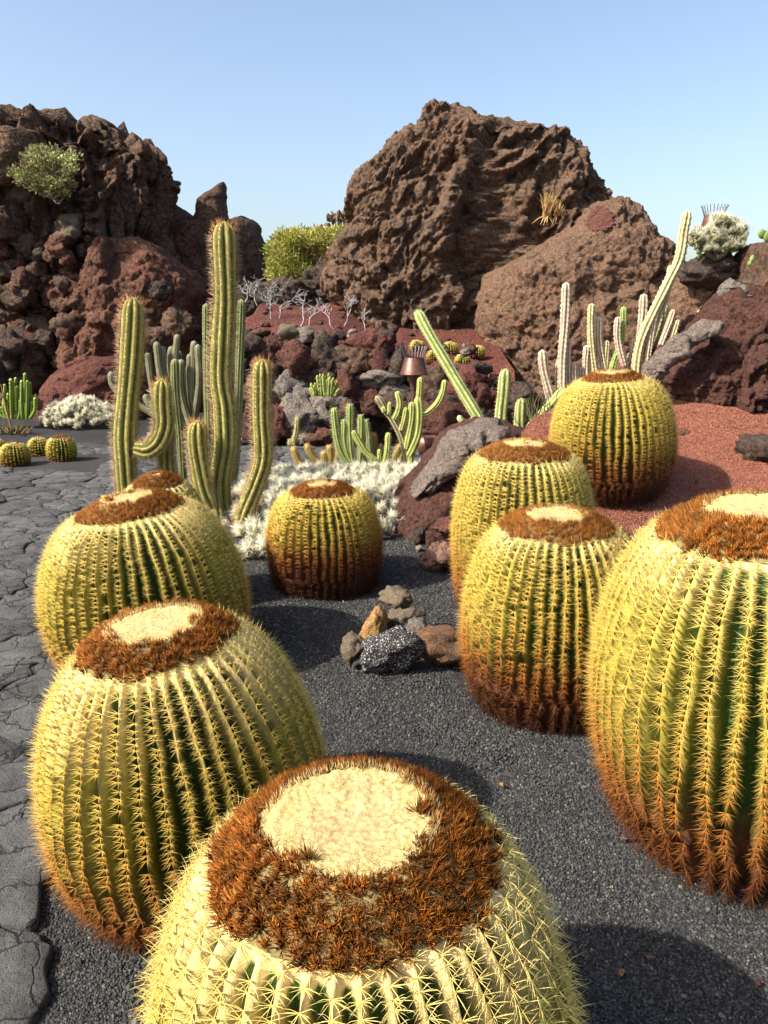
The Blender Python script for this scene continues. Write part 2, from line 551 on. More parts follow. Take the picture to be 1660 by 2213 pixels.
        pos = np.stack([tx, ty, tz], 1)
        spin = g.uniform(0, 6.28, nT)
        ss = g.uniform(.8, 1.2, nT) * tuft_s
        if single_tufts:
            order = np.argsort(ty + .15 * np.abs(tx))       # nearest the camera first: the 290 that show largest
            solo, rest = order[:single_tufts], order[single_tufts:]
            for q in solo:
                o = bpy.data.objects.new('tuft', TUFTS[int(g.integers(0, 5))])
                COL.objects.link(o)
                o.parent = root
                nv = Vector(nrm[q]).normalized()
                o.rotation_mode = 'QUATERNION'
                o.rotation_quaternion = nv.to_track_quat('Z', 'Y') @ Matrix.Rotation(spin[q], 3, 'Z').to_quaternion()
                o.location = pos[q]
                o.scale = (ss[q],) * 3
        else:
            rest = np.arange(nT)
        if len(rest):
            tv, tf, tcol = tuft_mesh(seed + 90, n=(40 if res >= 8 else 26 if res > 5 else 9), thick=.0012 if res >= 8 else .0016 / tuft_s)
            VV = place(tv, pos[rest], nrm[rest], spin[rest], ss[rest])
            FF = (tf[None] + (np.arange(len(rest)) * len(tv))[:, None, None]).reshape(-1, 3)
            CC = np.broadcast_to(tcol[None], (len(rest),) + tcol.shape) * g.uniform(.55, 1.35, (len(rest), 1, 1))
            o = mk('dry_tufts', VV.reshape(-1, 3), FF, M_TUFT, root, {'col': CC.reshape(-1, 3)}, smooth=False, world=False)
            o['kind'] = 'stuff'
    # ---- spines along every rib
    na_ = max(6, int(S_ / sp_space))
    ta_ = (np.arange(na_) + .5) / na_
    ta_ = ta_ ** .97
    r_i, t_i = np.meshgrid(np.arange(ribs), ta_)
    r_i, t_i = r_i.ravel(), (t_i + g.normal(0, .15 / na_, t_i.shape)).ravel().clip(0.002, .999)
    rad = np.interp(t_i, t, r)
    hz = np.interp(t_i, t, zz)
    thc = (r_i + .5) / ribs * 2 * math.pi + twist(t_i, r_i)
    lm = 1 + 0.012 * np.sin(2 * thc + kph[0]) + 0.01 * np.sin(3 * thc + kph[1])
    dr = np.gradient(r, t)
    dz = np.gradient(zz, t)
    sr, sz = np.interp(t_i, t, dr), np.interp(t_i, t, dz)
    ln = np.hypot(sr, sz)
    er = np.stack([np.cos(thc), np.sin(thc), 0 * thc], 1)
    ez = np.array([[0, 0, 1.0]])
    UPV = (er * sr[:, None] + ez * sz[:, None]) / ln[:, None]
    N = (er * sz[:, None] - ez * sr[:, None]) / ln[:, None]
    LAT = np.stack([-np.sin(thc), np.cos(thc), 0 * thc], 1)
    Pn = er * (rad * lm)[:, None] + ez * hz[:, None] + N * .001
    keep = g.uniform(0, 1, len(Pn)) > .05
    Pn, N, LAT, UPV, t_i = Pn[keep], N[keep], LAT[keep], UPV[keep], t_i[keep]
    n = len(Pn)
    Bs, Ds, Ls, ts, bs = [], [], [], [], []
    nr_, nc = (nsp[0] + 1, nsp[1]) if bent or res < 7 else (nsp[0] + 2, nsp[1] + 1)
    for k in range(nr_):
        be = (k % 2) * math.pi + ((k // 2) / max(1, (nr_ - 1) // 2) - .5) * 1.9 + g.normal(0, .16, n)
        al = np.radians(np.interp(t_i, [.2, .7, 1], [60, 68, 80])) + g.normal(0, .12, n)
        d = N * np.cos(al)[:, None] + (LAT * np.cos(be)[:, None] + UPV * (np.sin(be) * .75 - .25)[:, None]) * np.sin(al)[:, None]
        Bs.append(Pn); Ds.append(d); Ls.append(sp_len * g.uniform(.55, .95, n)); ts.append(t_i)
    for k in range(nc):
        be = (k + .25) / nc * 2 * math.pi + g.normal(0, .3, n)
        al = np.radians(np.interp(t_i, [.2, .7, 1], [30, 38, 66])) + g.normal(0, .16, n)
        d = N * np.cos(al)[:, None] + (LAT * np.cos(be)[:, None] + UPV * (np.sin(be) * .6 - .35)[:, None]) * np.sin(al)[:, None] * 1.3
        Bs.append(Pn); Ds.append(d); Ls.append(sp_len * g.uniform(.9, 1.3, n)); ts.append(t_i)
    B, D, L, tt = np.concatenate(Bs), np.concatenate(Ds), np.concatenate(Ls), np.concatenate(ts)
    m = len(B)
    L = L * np.interp(tt, [0, .9, 1], [1.1, 1, .8])
    low = np.clip((.18 - tt) / .12, 0, 1)[:, None]
    D = D + g.normal(0, .42, (m, 3)) * low
    L = L * (1 + .5 * low[:, 0] * g.uniform(0, 1, m))
    patch = vnoise(np.stack([np.cos(np.arctan2(B[:, 1], B[:, 0])) * 2, np.sin(np.arctan2(B[:, 1], B[:, 0])) * 2, tt * 5], 1) + seed, 3)
    ageing = tt - age + g.normal(0, .05, m) + .06 * patch
    c0 = lerp_cols(ageing - .05, SPINE_AGE) * np.array([.92, .82, .6])
    c1 = lerp_cols(ageing + .06, SPINE_AGE)
    bend = -np.concatenate([UPV] * (nr_ + nc)) * g.uniform(.0, .28, m)[:, None] + g.normal(0, .05, (m, 3)) if bent else None
    sv, sf, scol = spine_arrays(B, D, L, sp_r * (1.1 if bent else 1.0) * g.uniform(.8, 1.2, m), bend, c0, c1)
    o = mk('spines', sv, sf, M_SPINE, root, {'col': scol}, smooth=False, world=False)
    o['kind'] = 'stuff'
    if flower is not None:
        fx, fy = flower
        fv, ff, fc = [], [], []
        d = []
        q = 16
        aa = np.arange(q) / q * 6.283
        Df = np.stack([np.cos(aa) * .55, np.sin(aa) * .55, np.ones(q) * .8], 1)
        Bf = np.tile(np.array([[fx, fy, H + .002]]), (q, 1))
        v, f, c = spine_arrays(Bf, Df, .026, .005, None, np.tile([[.75, .42, .02]], (q, 1)), np.tile([[.85, .62, .03]], (q, 1)))
        mk('flower', v, f, M_LEAF, root, {'col': c}, smooth=False, world=False)
    return root

# ------------------------------------------------------------------ columnar stems
def smooth_path(pts, n):
    pts = np.asarray(pts, float)
    if len(pts) == 2:
        pts = np.array([pts[0], (pts[0] + pts[1]) / 2, pts[1]])
    e = np.vstack([2 * pts[0] - pts[1], pts, 2 * pts[-1] - pts[-2]])
    out = []
    for i in range(1, len(e) - 2):
        p0, p1, p2, p3 = e[i - 1:i + 3]
        u = np.linspace(0, 1, 24, endpoint=False)[:, None]
        out.append(.5 * ((2 * p1) + (-p0 + p2) * u + (2 * p0 - 5 * p1 + 4 * p2 - p3) * u ** 2 + (-p0 + 3 * p1 - 3 * p2 + p3) * u ** 3))
    out = np.vstack(out + [e[-2:-1]])
    s = np.concatenate([[0], np.cumsum(np.linalg.norm(np.diff(out, axis=0), axis=1))])
    q = np.linspace(0, s[-1], n)
    return np.stack([np.interp(q, s, out[:, k]) for k in range(3)], 1), s[-1]

def frames(C):
    T = np.gradient(C, axis=0)
    T /= np.linalg.norm(T, axis=1, keepdims=True)
    U = np.zeros_like(C)
    u = np.cross(T[0], [0.1, 1, 0.03])
    u /= np.linalg.norm(u)
    for i in range(len(C)):
        u = u - T[i] * (u @ T[i])
        u /= np.linalg.norm(u)
        U[i] = u
    return T, U, np.cross(T, U)

def stem(root, pts, rad, ribs=7, res=6, depth=.3, cols=((.07, .12, .02), (.26, .30, .06)), spines=None, name='stem', tip_col=None,
         seed=0, foot=.85, wavy=0.0, base_col=None, band=0.0):
    """a ribbed stem along world points; spines = dict(space, n, len, r, c0, c1, out)"""
    g = np.random.default_rng(seed + 1000)
    L0 = np.linalg.norm(np.diff(np.asarray(pts, float), axis=0), axis=1).sum()
    n = int(max(8, min(90, L0 / (rad * .35))))
    C, L = smooth_path(pts, n)
    T, U, W = frames(C)
    s = np.linspace(0, L, n)
    tipd = L - s
    rr = rad * np.sqrt(np.clip(1 - (1 - np.clip(tipd / (rad * 1.6), 0, 1)) ** 2, 0.002, 1)) ** .8
    rr = rr * np.interp(s / L, [0, .12, 1], [foot, 1, 1]) * (1 + .035 * np.sin(s / rad * .8 + seed) + wavy * np.sin(s / rad * .45 + seed * 2))
    res = int(res); na = ribs * res
    ph = (np.arange(na) % res) / res
    crest = (1 - np.minimum(ph, 1 - ph) * 2) ** 1.0
    crest = np.clip(crest * 1.25, 0, 1) ** .9
    th0 = np.arange(na) / na * 2 * math.pi
    tw = .25 * np.sin(s / L * 3 + seed)
    TH = th0[None] + tw[:, None]
    R2 = rr[:, None] * (1 - depth * (1 - crest[None]))
    if band:
        R2 = R2 * (1 + band * crest[None] * np.sin(s / rad * 6)[:, None])
    V = C[:, None] + R2[..., None] * (U[:, None] * np.cos(TH)[..., None] + W[:, None] * np.sin(TH)[..., None])
    c0, c1 = np.array(cols[0]), np.array(cols[1])
    col = c0 * (1 - crest[None, :, None] ** 1.5) + c1 * crest[None, :, None] ** 1.5
    col = np.broadcast_to(col, V.shape).copy()
    if base_col is not None:
        f = np.clip(1 - s / L / .35, 0, 1)[:, None, None] * .8
        col = col * (1 - f) + np.array(base_col) * f
    if tip_col is not None:
        f = np.clip(1 - tipd / (rad * 1.2), 0, 1)[:, None, None]
        col = col * (1 - f) + np.array(tip_col) * f
    col = col * (1 + .18 * vnoise(V.reshape(-1, 3) / rad * .8, seed).reshape(n, na, 1))
    idx = np.arange(n * na).reshape(n, na)
    nx = np.roll(idx, -1, 1)
    F = np.stack([idx[:-1], nx[:-1], nx[1:], idx[1:]], -1).reshape(-1, 4)
    V = np.vstack([V.reshape(-1, 3), C[-1:] + T[-1:] * rad * .02])
    col = np.vstack([col.reshape(-1, 3), col.reshape(-1, 3)[-1:]])
    tri = np.stack([idx[-1], nx[-1], np.full(na, len(V) - 1)], 1)
    b = mk(name, V, [F, tri], M_SKIN, root, {'col': col})
    if spines:
        sp = dict(space=.03, n=6, len=.02, r=.0012, c0=(.35, .2, .08), c1=(.75, .6, .35), out=35, tip=None)
        sp.update(spines)
        ns = max(3, int(L / sp['space']))
        si, ri = np.meshgrid((np.arange(ns) + .5) / ns * L * .995, np.arange(ribs))
        si = (si + g.normal(0, sp['space'] * .1, si.shape)).ravel().clip(0, L * .999)
        ri = ri.ravel()
        k = len(si)
        th = ri / ribs * 2 * math.pi + np.interp(si, s, tw)
        itp = lambda A: np.stack([np.interp(si, s, A[:, q]) for q in range(3)], 1)
        c_, u_, w_, t_ = itp(C), itp(U), itp(W), itp(T)
        er = u_ * np.cos(th)[:, None] + w_ * np.sin(th)[:, None]
        la = -u_ * np.sin(th)[:, None] + w_ * np.cos(th)[:, None]
        rad_i = np.interp(si, s, rr)
        tipf = np.clip(1 - (L - si) / (rad * 1.5), 0, 1)[:, None]
        nrm = er * (1 - tipf * .8) + t_ * tipf
        Pn = c_ + er * rad_i[:, None]
        Bs, Ds, Ls, cs = [], [], [], []
        for j in range(sp['n']):
            be = g.uniform(0, 6.283, k)
            al = np.radians(sp['out']) + g.normal(0, .3, k)
            al = np.clip(al, 0, 1.45)
            Ds.append(nrm * np.cos(al)[:, None] + (la * np.cos(be)[:, None] + t_ * np.sin(be)[:, None]) * np.sin(al)[:, None])
            Bs.append(Pn)
            Ls.append(sp['len'] * g.uniform(.45, 1.15, k))
            cs.append(tipf)
        B, D, Ln = np.concatenate(Bs), np.concatenate(Ds), np.concatenate(Ls)
        tf_ = np.concatenate(cs)
        m = len(B)
        q = g.uniform(.75, 1.25, (m, 1))
        a0, a1 = np.tile(sp['c0'], (m, 1)) * q, np.tile(sp['c1'], (m, 1)) * q
        if sp['tip'] is not None:
            tc_ = np.clip(tf_ * 2, 0, 1)
            a0, a1 = a0 * (1 - tc_) + np.array(sp['tip']) * .8 * tc_, a1 * (1 - tc_) + np.array(sp['tip']) * tc_
        sv, sf, scol = spine_arrays(B, D, Ln, sp['r'], None, a0, a1)
        o = mk('spines', sv, sf, M_SPINE, None, {'col': scol}, smooth=False)
        me = o.data
        M_ = np.array(pmat(root).inverted())
        sv2 = sv @ M_[:3, :3].T + M_[:3, 3]
        me.vertices.foreach_set('co', sv2.astype(np.float32).ravel())
        me.update()
        o.parent = b
        o['kind'] = 'stuff'
    return b

def tube_arrays(pts, radii, sides=6):
    C = np.asarray(pts, float)
    T, U, W = frames(C)
    th = np.arange(sides) / sides * 2 * math.pi
    V = C[:, None] + np.asarray(radii)[:, None, None] * (U[:, None] * np.cos(th)[None, :, None] + W[:, None] * np.sin(th)[None, :, None])
    n = len(C)
    idx = np.arange(n * sides).reshape(n, sides)
    nx = np.roll(idx, -1, 1)
    F = np.stack([idx[:-1], nx[:-1], nx[1:], idx[1:]], -1).reshape(-1, 4)
    return V.reshape(-1, 3), F

class Acc:
    """collects small pieces into one mesh"""
    def __init__(s): s.V, s.F3, s.F4, s.C, s.n = [], [], [], [], 0
    def add(s, V, F, col):
        V = np.asarray(V, float).reshape(-1, 3)
        F = np.asarray(F)
        (s.F3 if F.shape[1] == 3 else s.F4).append(F + s.n)
        s.V.append(V)
        col = np.asarray(col, float)
        s.C.append(np.broadcast_to(col, V.shape) if col.ndim == 1 else col)
        s.n += len(V)
    def build(s, name, mat, parent=None, smooth=True, kind=None):
        F = [np.concatenate(f) for f in (s.F3, s.F4) if f]
        o = mk(name, np.concatenate(s.V), F, mat, parent, {'col': np.concatenate(s.C)}, smooth)
        if kind: o['kind'] = kind
        return o
# ------------------------------------------------------------------ rocks
def craggy(Pn, Nn, seed, amp=1.0, scales=((1.7, .42), (.75, .2), (.3, .075)), fine=.05, shear=(0, 0), ridge=.10, zs=1.0):
    q = Pn.copy()
    q[:, 2] *= zs
    q[:, 2] += shear[0] * Pn[:, 0]
    q[:, 0] += shear[1] * Pn[:, 2]
    wq = np.stack([vnoise(q * 1.3 + 5 * k, seed + k) for k in range(3)], 1) * .16
    q = q + wq
    d = 0
    for k, (s, a) in enumerate(scales):
        h, e = facets(q / s, seed * 7 + k * 11)
        d = d + h * a - np.exp(-(e / .08) ** 2) * a * .22
    d = d + fbm(q * 2.2, 5, seed + 50, .55, ridged=True) * ridge
    d = d + lumps(Pn / (scales[2][0] * .62), seed + 60) * scales[2][1] * .55 + lumps(Pn / (scales[2][0] * .27), seed + 64) * scales[2][1] * .26
    d = d + fbm(q * 14, 4, seed + 70, .65) * fine
    return Pn + Nn * (d * amp)[:, None]

def outcrop(name, label, rows, Yc, hd, mat, seed=1, amp=1.0, nz=240, nf=360, z0=None, cat='rock', group=None, expo=2.6, lean=0.0, jag=5.0, zs=1.0,
            scales=((1.7, .42), (.75, .2), (.3, .075)), fine=.05, shear=(0, 0), ridge=.10, parent=None, yoff=None, kind=None):
    """a solid crag: closed cross sections whose left and right limits follow rows (py, px_left, px_right) seen at distance Yc"""
    rows = np.array(rows, float)
    py = np.concatenate([np.linspace(rows[0, 0], rows[-1, 0], nz)])
    xl = np.interp(py, rows[:, 0], rows[:, 1])
    xr = np.interp(py, rows[:, 0], rows[:, 2])
    jp = np.stack([py / 26, 0 * py + seed, 0 * py], 1)
    jw = jag * np.clip((py - py[0]) / 12, 0, 1)
    xl = xl + jw * fbm(jp, 4, seed, .6)
    xr = xr + jw * fbm(jp + 50, 4, seed + 3, .6)
    zl = np.array([P(830, p, Yc)[2] for p in py])
    XL = np.array([P(a, p, Yc)[0] for a, p in zip(xl, py)])
    XR = np.array([P(a, p, Yc)[0] for a, p in zip(xr, py)])
    cx, hw = (XL + XR) / 2, (XR - XL) / 2
    dd = hd * np.clip(hw / hw.max(), 0.02, 1) ** .35
    nb = nf // 5
    a = np.concatenate([np.linspace(math.pi, 2 * math.pi, nf, endpoint=False), np.linspace(0, math.pi, nb, endpoint=False)])
    ca, sa = np.cos(a), np.sin(a)
    ux = np.sign(ca) * np.abs(ca) ** (2 / expo)
    uy = np.sign(sa) * np.abs(sa) ** (2 / expo)
    X = cx[:, None] + hw[:, None] * ux[None]
    yc = Yc + lean * (zl - zl.min())[:, None] + (0 if yoff is None else np.interp(py, yoff[0], yoff[1])[:, None])
    Y = yc + dd[:, None] * uy[None]
    Z = np.broadcast_to(zl[:, None], X.shape)
    V = np.stack([X, Y, Z], -1)
    du = np.roll(V, -1, 1) - np.roll(V, 1, 1)
    dv = np.gradient(V, axis=0)
    N = np.cross(dv, du)
    N /= np.linalg.norm(N, axis=2, keepdims=True) + 1e-9
    # make it point outwards
    c = np.stack([np.broadcast_to(cx[:, None], X.shape), np.broadcast_to(yc, X.shape), Z], -1)
    N = N * np.sign(((V - c) * N).sum())
    V = craggy(V.reshape(-1, 3), N.reshape(-1, 3) * np.array([[.5, 1, .5]]), seed, amp, scales, fine, shear, ridge, zs) - N.reshape(-1, 3) * np.array([[.5, 1, .5]]) * (amp * scales[0][1] * .15)
    na = len(a)
    idx = np.arange(nz * na).reshape(nz, na)
    nx = np.roll(idx, -1, 1)
    F = np.stack([idx[:-1], idx[1:], nx[1:], nx[:-1]], -1).reshape(-1, 4)
    V = np.vstack([V, V[:na].mean(0, keepdims=True), V[-na:].mean(0, keepdims=True)])
    t1 = np.stack([idx[0], nx[0], np.full(na, len(V) - 2)], 1)
    t2 = np.stack([nx[-1], idx[-1], np.full(na, len(V) - 1)], 1)
    o = mk(name, V, [F, t1, t2], mat, parent)
    if parent is None:
        tag(o, label, cat, group, kind)
    return o

def ico(sub):
    import bmesh
    bm = bmesh.new()
    bmesh.ops.create_icosphere(bm, subdivisions=sub, radius=1)
    V = np.array([v.co[:] for v in bm.verts])
    F = np.array([[v.index for v in f.verts] for f in bm.faces])
    bm.free()
    return V, F
ICO = {k: ico(k) for k in (1, 2, 3, 4, 5)}

def boulder_arrays(seed, sub=4, rough=1.0, square=0.0):
    V, F = ICO[sub]
    V = V.copy()
    g = np.random.default_rng(seed)
    # chop by random planes to get broken faces
    for k in range(14):
        d = g.normal(0, 1, 3)
        d /= np.linalg.norm(d)
        lim = g.uniform(.62, .92)
        h = V @ d
        V = V - np.outer(np.clip(h - lim, 0, None) * .9, d)
    N = V / np.linalg.norm(V, axis=1, keepdims=True)
    q = V * 1.0 + seed * 3.1
    fh, fe = facets(V * 1.7 + seed, seed)
    fh2, fe2 = facets(V * 4.3 + seed, seed + 3)
    d = fbm(q * 1.4, 4, seed, .55) * .13 + fbm(q * 4, 4, seed + 9, .6, ridged=True) * .10 * rough + fbm(q * 11, 3, seed + 19, .6) * .07 * rough - lumps(V * 3.2 + seed, seed + 5) * .10 * rough + fh * .22 * rough + fh2 * .09 * rough
    return V + N * d[:, None], F

BOULD = {}
def boulder_mesh(kind_, mat, sub):
    key = (kind_, mat.name, sub)
    if key not in BOULD:
        V, F = boulder_arrays(kind_ * 13 + 5, sub)
        me = make_mesh('stone', V, F)
        me.materials.append(mat)
        BOULD[key] = me
    return BOULD[key]

def stone(c, size, mat, seed, parent=None, name='stone', label=None, cat='rock', group=None, sub=4, rot=None):
    g = np.random.default_rng(seed)
    o = link(name, boulder_mesh(int(g.integers(0, 7)), mat, sub), mat)
    o.scale = tuple(float(s) for s in size)
    o.rotation_euler = tuple(g.uniform(-.5, .5, 2)) + (g.uniform(0, 6.28),) if rot is None else rot
    if parent is not None:
        M = pmat(parent).inverted()
        o.location = M @ Vector(c)
        o.parent = parent
    else:
        o.location = tuple(float(v) for v in c)
        tag(o, label, cat, group)
    return o

# ------------------------------------------------------------------ the lie of the land
def sstep(v, a, b):
    t = np.clip((v - a) / (b - a), 0, 1)
    return t * t * (3 - 2 * t)

def hill(x, y):                   # the red gravel bank on the right rises behind the barrels
    y = y + (.22 * np.sin(np.multiply(x, 2.1)) + .1 * np.sin(np.multiply(x, 5.3))) * sstep(x, 1.7, 2.3)
    b = np.interp(y, [3.9, 4.3, 4.65, 5.0, 6, 7, 9, 12], [0, .18, .40, .53, .86, .98, 1.05, 1.05])
    xb = np.interp(y, [3.9, 5, 6, 7, 9], [.9, .72, .85, 1.45, 2.6])
    return b * sstep(x, xb - .25, xb + .4)

def ground_z(x, y):
    p = np.stack([x, y, 0 * x], -1).reshape(-1, 3)
    near = sstep(y, 12, 5).reshape(-1) if False else 1.0
    return (.018 * vnoise(p * 1.6, 5) + .008 * vnoise(p * 5, 6)).reshape(np.shape(x)) * near

def spaced(lo, hi, fine_lo, fine_hi, step, grow=1.25):
    a = list(np.arange(fine_lo, fine_hi + step / 2, step))
    d, v = step, a[-1]
    while v < hi:
        d *= grow
        v += d
        a.append(v)
    d, v = step, a[0]
    while v > lo:
        d *= grow
        v -= d
        a.insert(0, v)
    return np.array(a)

def sheet(xs, ys, fz, mat, name, attrs=None):
    X, Y = np.meshgrid(xs, ys)
    Z = fz(X, Y)
    idx = np.arange(X.size).reshape(X.shape)
    F = np.stack([idx[:-1, :-1], idx[:-1, 1:], idx[1:, 1:], idx[1:, :-1]], -1).reshape(-1, 4)
    o = mk(name, np.stack([X, Y, Z], -1).reshape(-1, 3), F, mat)
    o['kind'] = 'structure'
    return o

def gravel_mat(name, c0, c1, c2, scale=150, bump=1.0):
    m, n, b, out = new_mat(name)
    tc = n.nodes.new('ShaderNodeTexCoord').outputs['Object']
    v = n.nodes.new('ShaderNodeTexVoronoi')
    v.inputs['Scale'].default_value = scale
    n.links.new(tc, v.inputs['Vector'])
    sep = n.nodes.new('ShaderNodeSeparateColor')
    n.links.new(v.outputs['Color'], sep.inputs[0])
    c = ramp(n, [(0.0, c0), (.6, c1), (.93, c1), (1.0, c2)], sep.outputs[0])
    c = mixc(n, 1.0, c, ramp(n, [(.3, (.8, .8, .8)), (.7, (1.2, 1.2, 1.2))], noise_node(n, tc, 1.7, 5, .6)), 'MULTIPLY')
    n.links.new(c, b.inputs['Base Color'])
    b.inputs['Roughness'].default_value = .8
    b.inputs['Specular IOR Level'].default_value = .3
    bp = n.nodes.new('ShaderNodeBump')
    bp.inputs['Strength'].default_value = 1.0
    bp.inputs['Distance'].default_value = .006 * bump
    bp.invert = True
    n.links.new(v.outputs['Distance'], bp.inputs['Height'])
    n.links.new(bp.outputs[0], b.inputs['Normal'])
    return m

M_BLACK = gravel_mat('black_gravel', (.012, .012, .013), (.028, .028, .029), (.08, .075, .07), 130)
M_REDG = gravel_mat('red_gravel', (.10, .032, .022), (.17, .056, .038), (.26, .11, .075), 120)
M_REDT = gravel_mat('red_terrace_gravel', (.045, .014, .010), (.105, .030, .019), (.17, .06, .04), 34, bump=3.0)

ground = sheet(spaced(-400, 400, -5, 5, .12), spaced(-50, 900, .2, 12, .12), ground_z, M_BLACK, 'ground')

def path_edge(y):                 # right hand limit of the lava paving
    return np.interp(y, [0.2, 1.0, 1.45, 1.9, 3.2, 5.2, 6.6, 7.4, 8.0, 9.8], [-.52, -.62, -.78, -.98, -1.40, -1.75, -1.9, -1.2, 1.3, 1.5])

# red bank
def red_fz(X, Y):
    return ground_z(X, Y) + hill(X, Y) - .012 + .016 * sstep(hill(X, Y), .0, .05) + .008 * vnoise(np.stack([X, Y, 0 * X], -1).reshape(-1, 3) * 7, 3).reshape(X.shape)
bank = sheet(np.arange(.1, 6.5, .06), np.arange(3.7, 12, .06), red_fz, M_REDG, 'red_gravel_bank')

# terrace behind the boulder wall
def wall_y(x):
    return 10.15 + .2 * np.sin(x * 2.1) - .5 * sstep(x, .2, 1.0)
def terr_z(x, y):
    return .98 + (y - 10.2) * np.where(x > .2, .20, .17) + .30 * sstep(x, .3, -.8) * sstep(y, 9.9, 10.6) - 4.0 * np.clip(wall_y(x) + .42 - y, 0, 9) - 3.0 * sstep(x, -2.1, -2.6)
def terr_fz(X, Y):
    p = np.stack([X, Y, 0 * X], -1).reshape(-1, 3)
    return terr_z(X, Y) + .04 * vnoise(p * 1.5, 8).reshape(X.shape) + .012 * vnoise(p * 6, 9).reshape(X.shape)
terrace = sheet(np.arange(-2.7, 1.7, .06), np.arange(9.9, 16.5, .08), terr_fz, M_REDT, 'terrace')

# ------------------------------------------------------------------ loose gravel (geometry nodes)
def gravel(name, pts, sizes, mat, label):
    me = bpy.data.meshes.new(name)
    me.vertices.add(len(pts))
    me.vertices.foreach_set('co', np.asarray(pts, np.float32).ravel())
    a = me.attributes.new('size', 'FLOAT', 'POINT')
    a.data.foreach_set('value', np.asarray(sizes, np.float32))
    o = link(name, me, mat)
    ng = bpy.data.node_groups.new(name, 'GeometryNodeTree')
    ng.interface.new_socket('Geometry', in_out='INPUT', socket_type='NodeSocketGeometry')
    ng.interface.new_socket('Geometry', in_out='OUTPUT', socket_type='NodeSocketGeometry')
    N = ng.nodes
    gi, go = N.new('NodeGroupInput'), N.new('NodeGroupOutput')
    icn = N.new('GeometryNodeMeshIcoSphere')
    icn.inputs['Radius'].default_value = 1.0
    icn.inputs['Subdivisions'].default_value = 1
    sm = N.new('GeometryNodeSetMaterial')
    sm.inputs['Material'].default_value = mat
    ip = N.new('GeometryNodeInstanceOnPoints')
    rr = N.new('FunctionNodeRandomValue')
    rr.data_type = 'FLOAT_VECTOR'
    rr.inputs[0].default_value = (0, 0, 0)
    rr.inputs[1].default_value = (6.28, 6.28, 6.28)
    rs = N.new('FunctionNodeRandomValue')
    rs.data_type = 'FLOAT_VECTOR'
    rs.inputs[0].default_value = (.6, .5, .4)
    rs.inputs[1].default_value = (1.2, 1.1, .9)
    rs.inputs['Seed'].default_value = 5
    na = N.new('GeometryNodeInputNamedAttribute')
    na.data_type = 'FLOAT'
    na.inputs['Name'].default_value = 'size'
    ml = N.new('ShaderNodeVectorMath')
    ml.operation = 'SCALE'
    Lk = ng.links.new
    Lk(gi.outputs[0], ip.inputs['Points'])
    Lk(icn.outputs['Mesh'], sm.inputs['Geometry'])
    Lk(sm.outputs[0], ip.inputs['Instance'])
    Lk(rr.outputs[0], ip.inputs['Rotation'])
    Lk(rs.outputs[0], ml.inputs[0])
    Lk(na.outputs[0], ml.inputs['Scale'])
    Lk(ml.outputs[0], ip.inputs['Scale'])
    Lk(ip.outputs[0], go.inputs[0])
    md = o.modifiers.new('scatter', 'NODES')
    md.node_group = ng
    o['kind'] = 'stuff'
    tag(o, label, 'gravel')
    return o

def grain_mat(name, stops):
    m, n, b, out = new_mat(name)
    oi = n.nodes.new('ShaderNodeObjectInfo')
    c = ramp(n, stops, oi.outputs['Random'])
    n.links.new(c, b.inputs['Base Color'])
    b.inputs['Roughness'].default_value = .7
    b.inputs['Specular IOR Level'].default_value = .35
    return m
M_GB = grain_mat('black_grains', [(0, (.013, .013, .013)), (.5, (.034, .034, .033)), (.93, (.075, .074, .070)), (.975, (.12, .115, .10)), (.99, (.17, .11, .075)), (1.0, (.24, .20, .15))])
M_GR = grain_mat('red_grains', [(0, (.09, .026, .013)), (.5, (.19, .062, .033)), (1.0, (.28, .115, .065))])
g_ = np.random.default_rng(3)
def in_view(x, y, z, pad=40):
    dx, dy, dz = x, y, z - CAM_H
    dep = dy * CP - dz * SP
    u = 830 + dx / dep * FPX
    v = 1106.5 - (dy * SP + dz * CP) / dep * FPX
    return (dep > .05) & (u > -pad) & (u < 1660 + pad) & (v > -pad) & (v < 2213 + 3 * pad)
# black gravel: denser near the camera
n_ = 520000
yy = .75 + (6.6 - .75) * g_.uniform(0, 1, n_) ** 1.7
xx = g_.uniform(-1, 1, n_) * (0.62 + yy * .55)
ok = (xx > path_edge(yy) - .03 + .04 * np.sin(yy * 9) + .02 * np.sin(yy * 31)) & in_view(xx, yy, 0 * xx) & (hill(xx, yy) < .03)
xx, yy = xx[ok], yy[ok]
gravel('black_gravel', np.stack([xx, yy, ground_z(xx, yy) + .001], 1), g_.uniform(.0032, .0062, len(xx)) * (1 + 1.1 * (g_.uniform(0, 1, len(xx)) > .992)) * np.interp(yy, [1, 6], [.85, 1.6]), M_GB,
       'loose black volcanic gravel lying between the barrel cacti')
n_ = 150000
yy = g_.uniform(4.0, 7.2, n_)
xx = g_.uniform(.6, 4.2, n_)
ok = (hill(xx, yy) > .012) & in_view(xx, yy, hill(xx, yy))
xx, yy = xx[ok], yy[ok]
zz_ = red_fz(xx, yy)
gravel('red_gravel', np.stack([xx, yy, zz_], 1), g_.uniform(.004, .009, len(xx)), M_GR, 'loose red cinder gravel on the bank beside the big barrel')

# ------------------------------------------------------------------ lava paving: every slab a piece of its own
def clip_poly(poly, p, nrm):
    out = []
    for i in range(len(poly)):
        a, b = poly[i], poly[(i + 1) % len(poly)]
        da, db = (a - p) @ nrm, (b - p) @ nrm
        if da <= 0: out.append(a)
        if (da < 0 < db) or (db < 0 < da):
            out.append(a + (b - a) * (da / (da - db)))
    return out

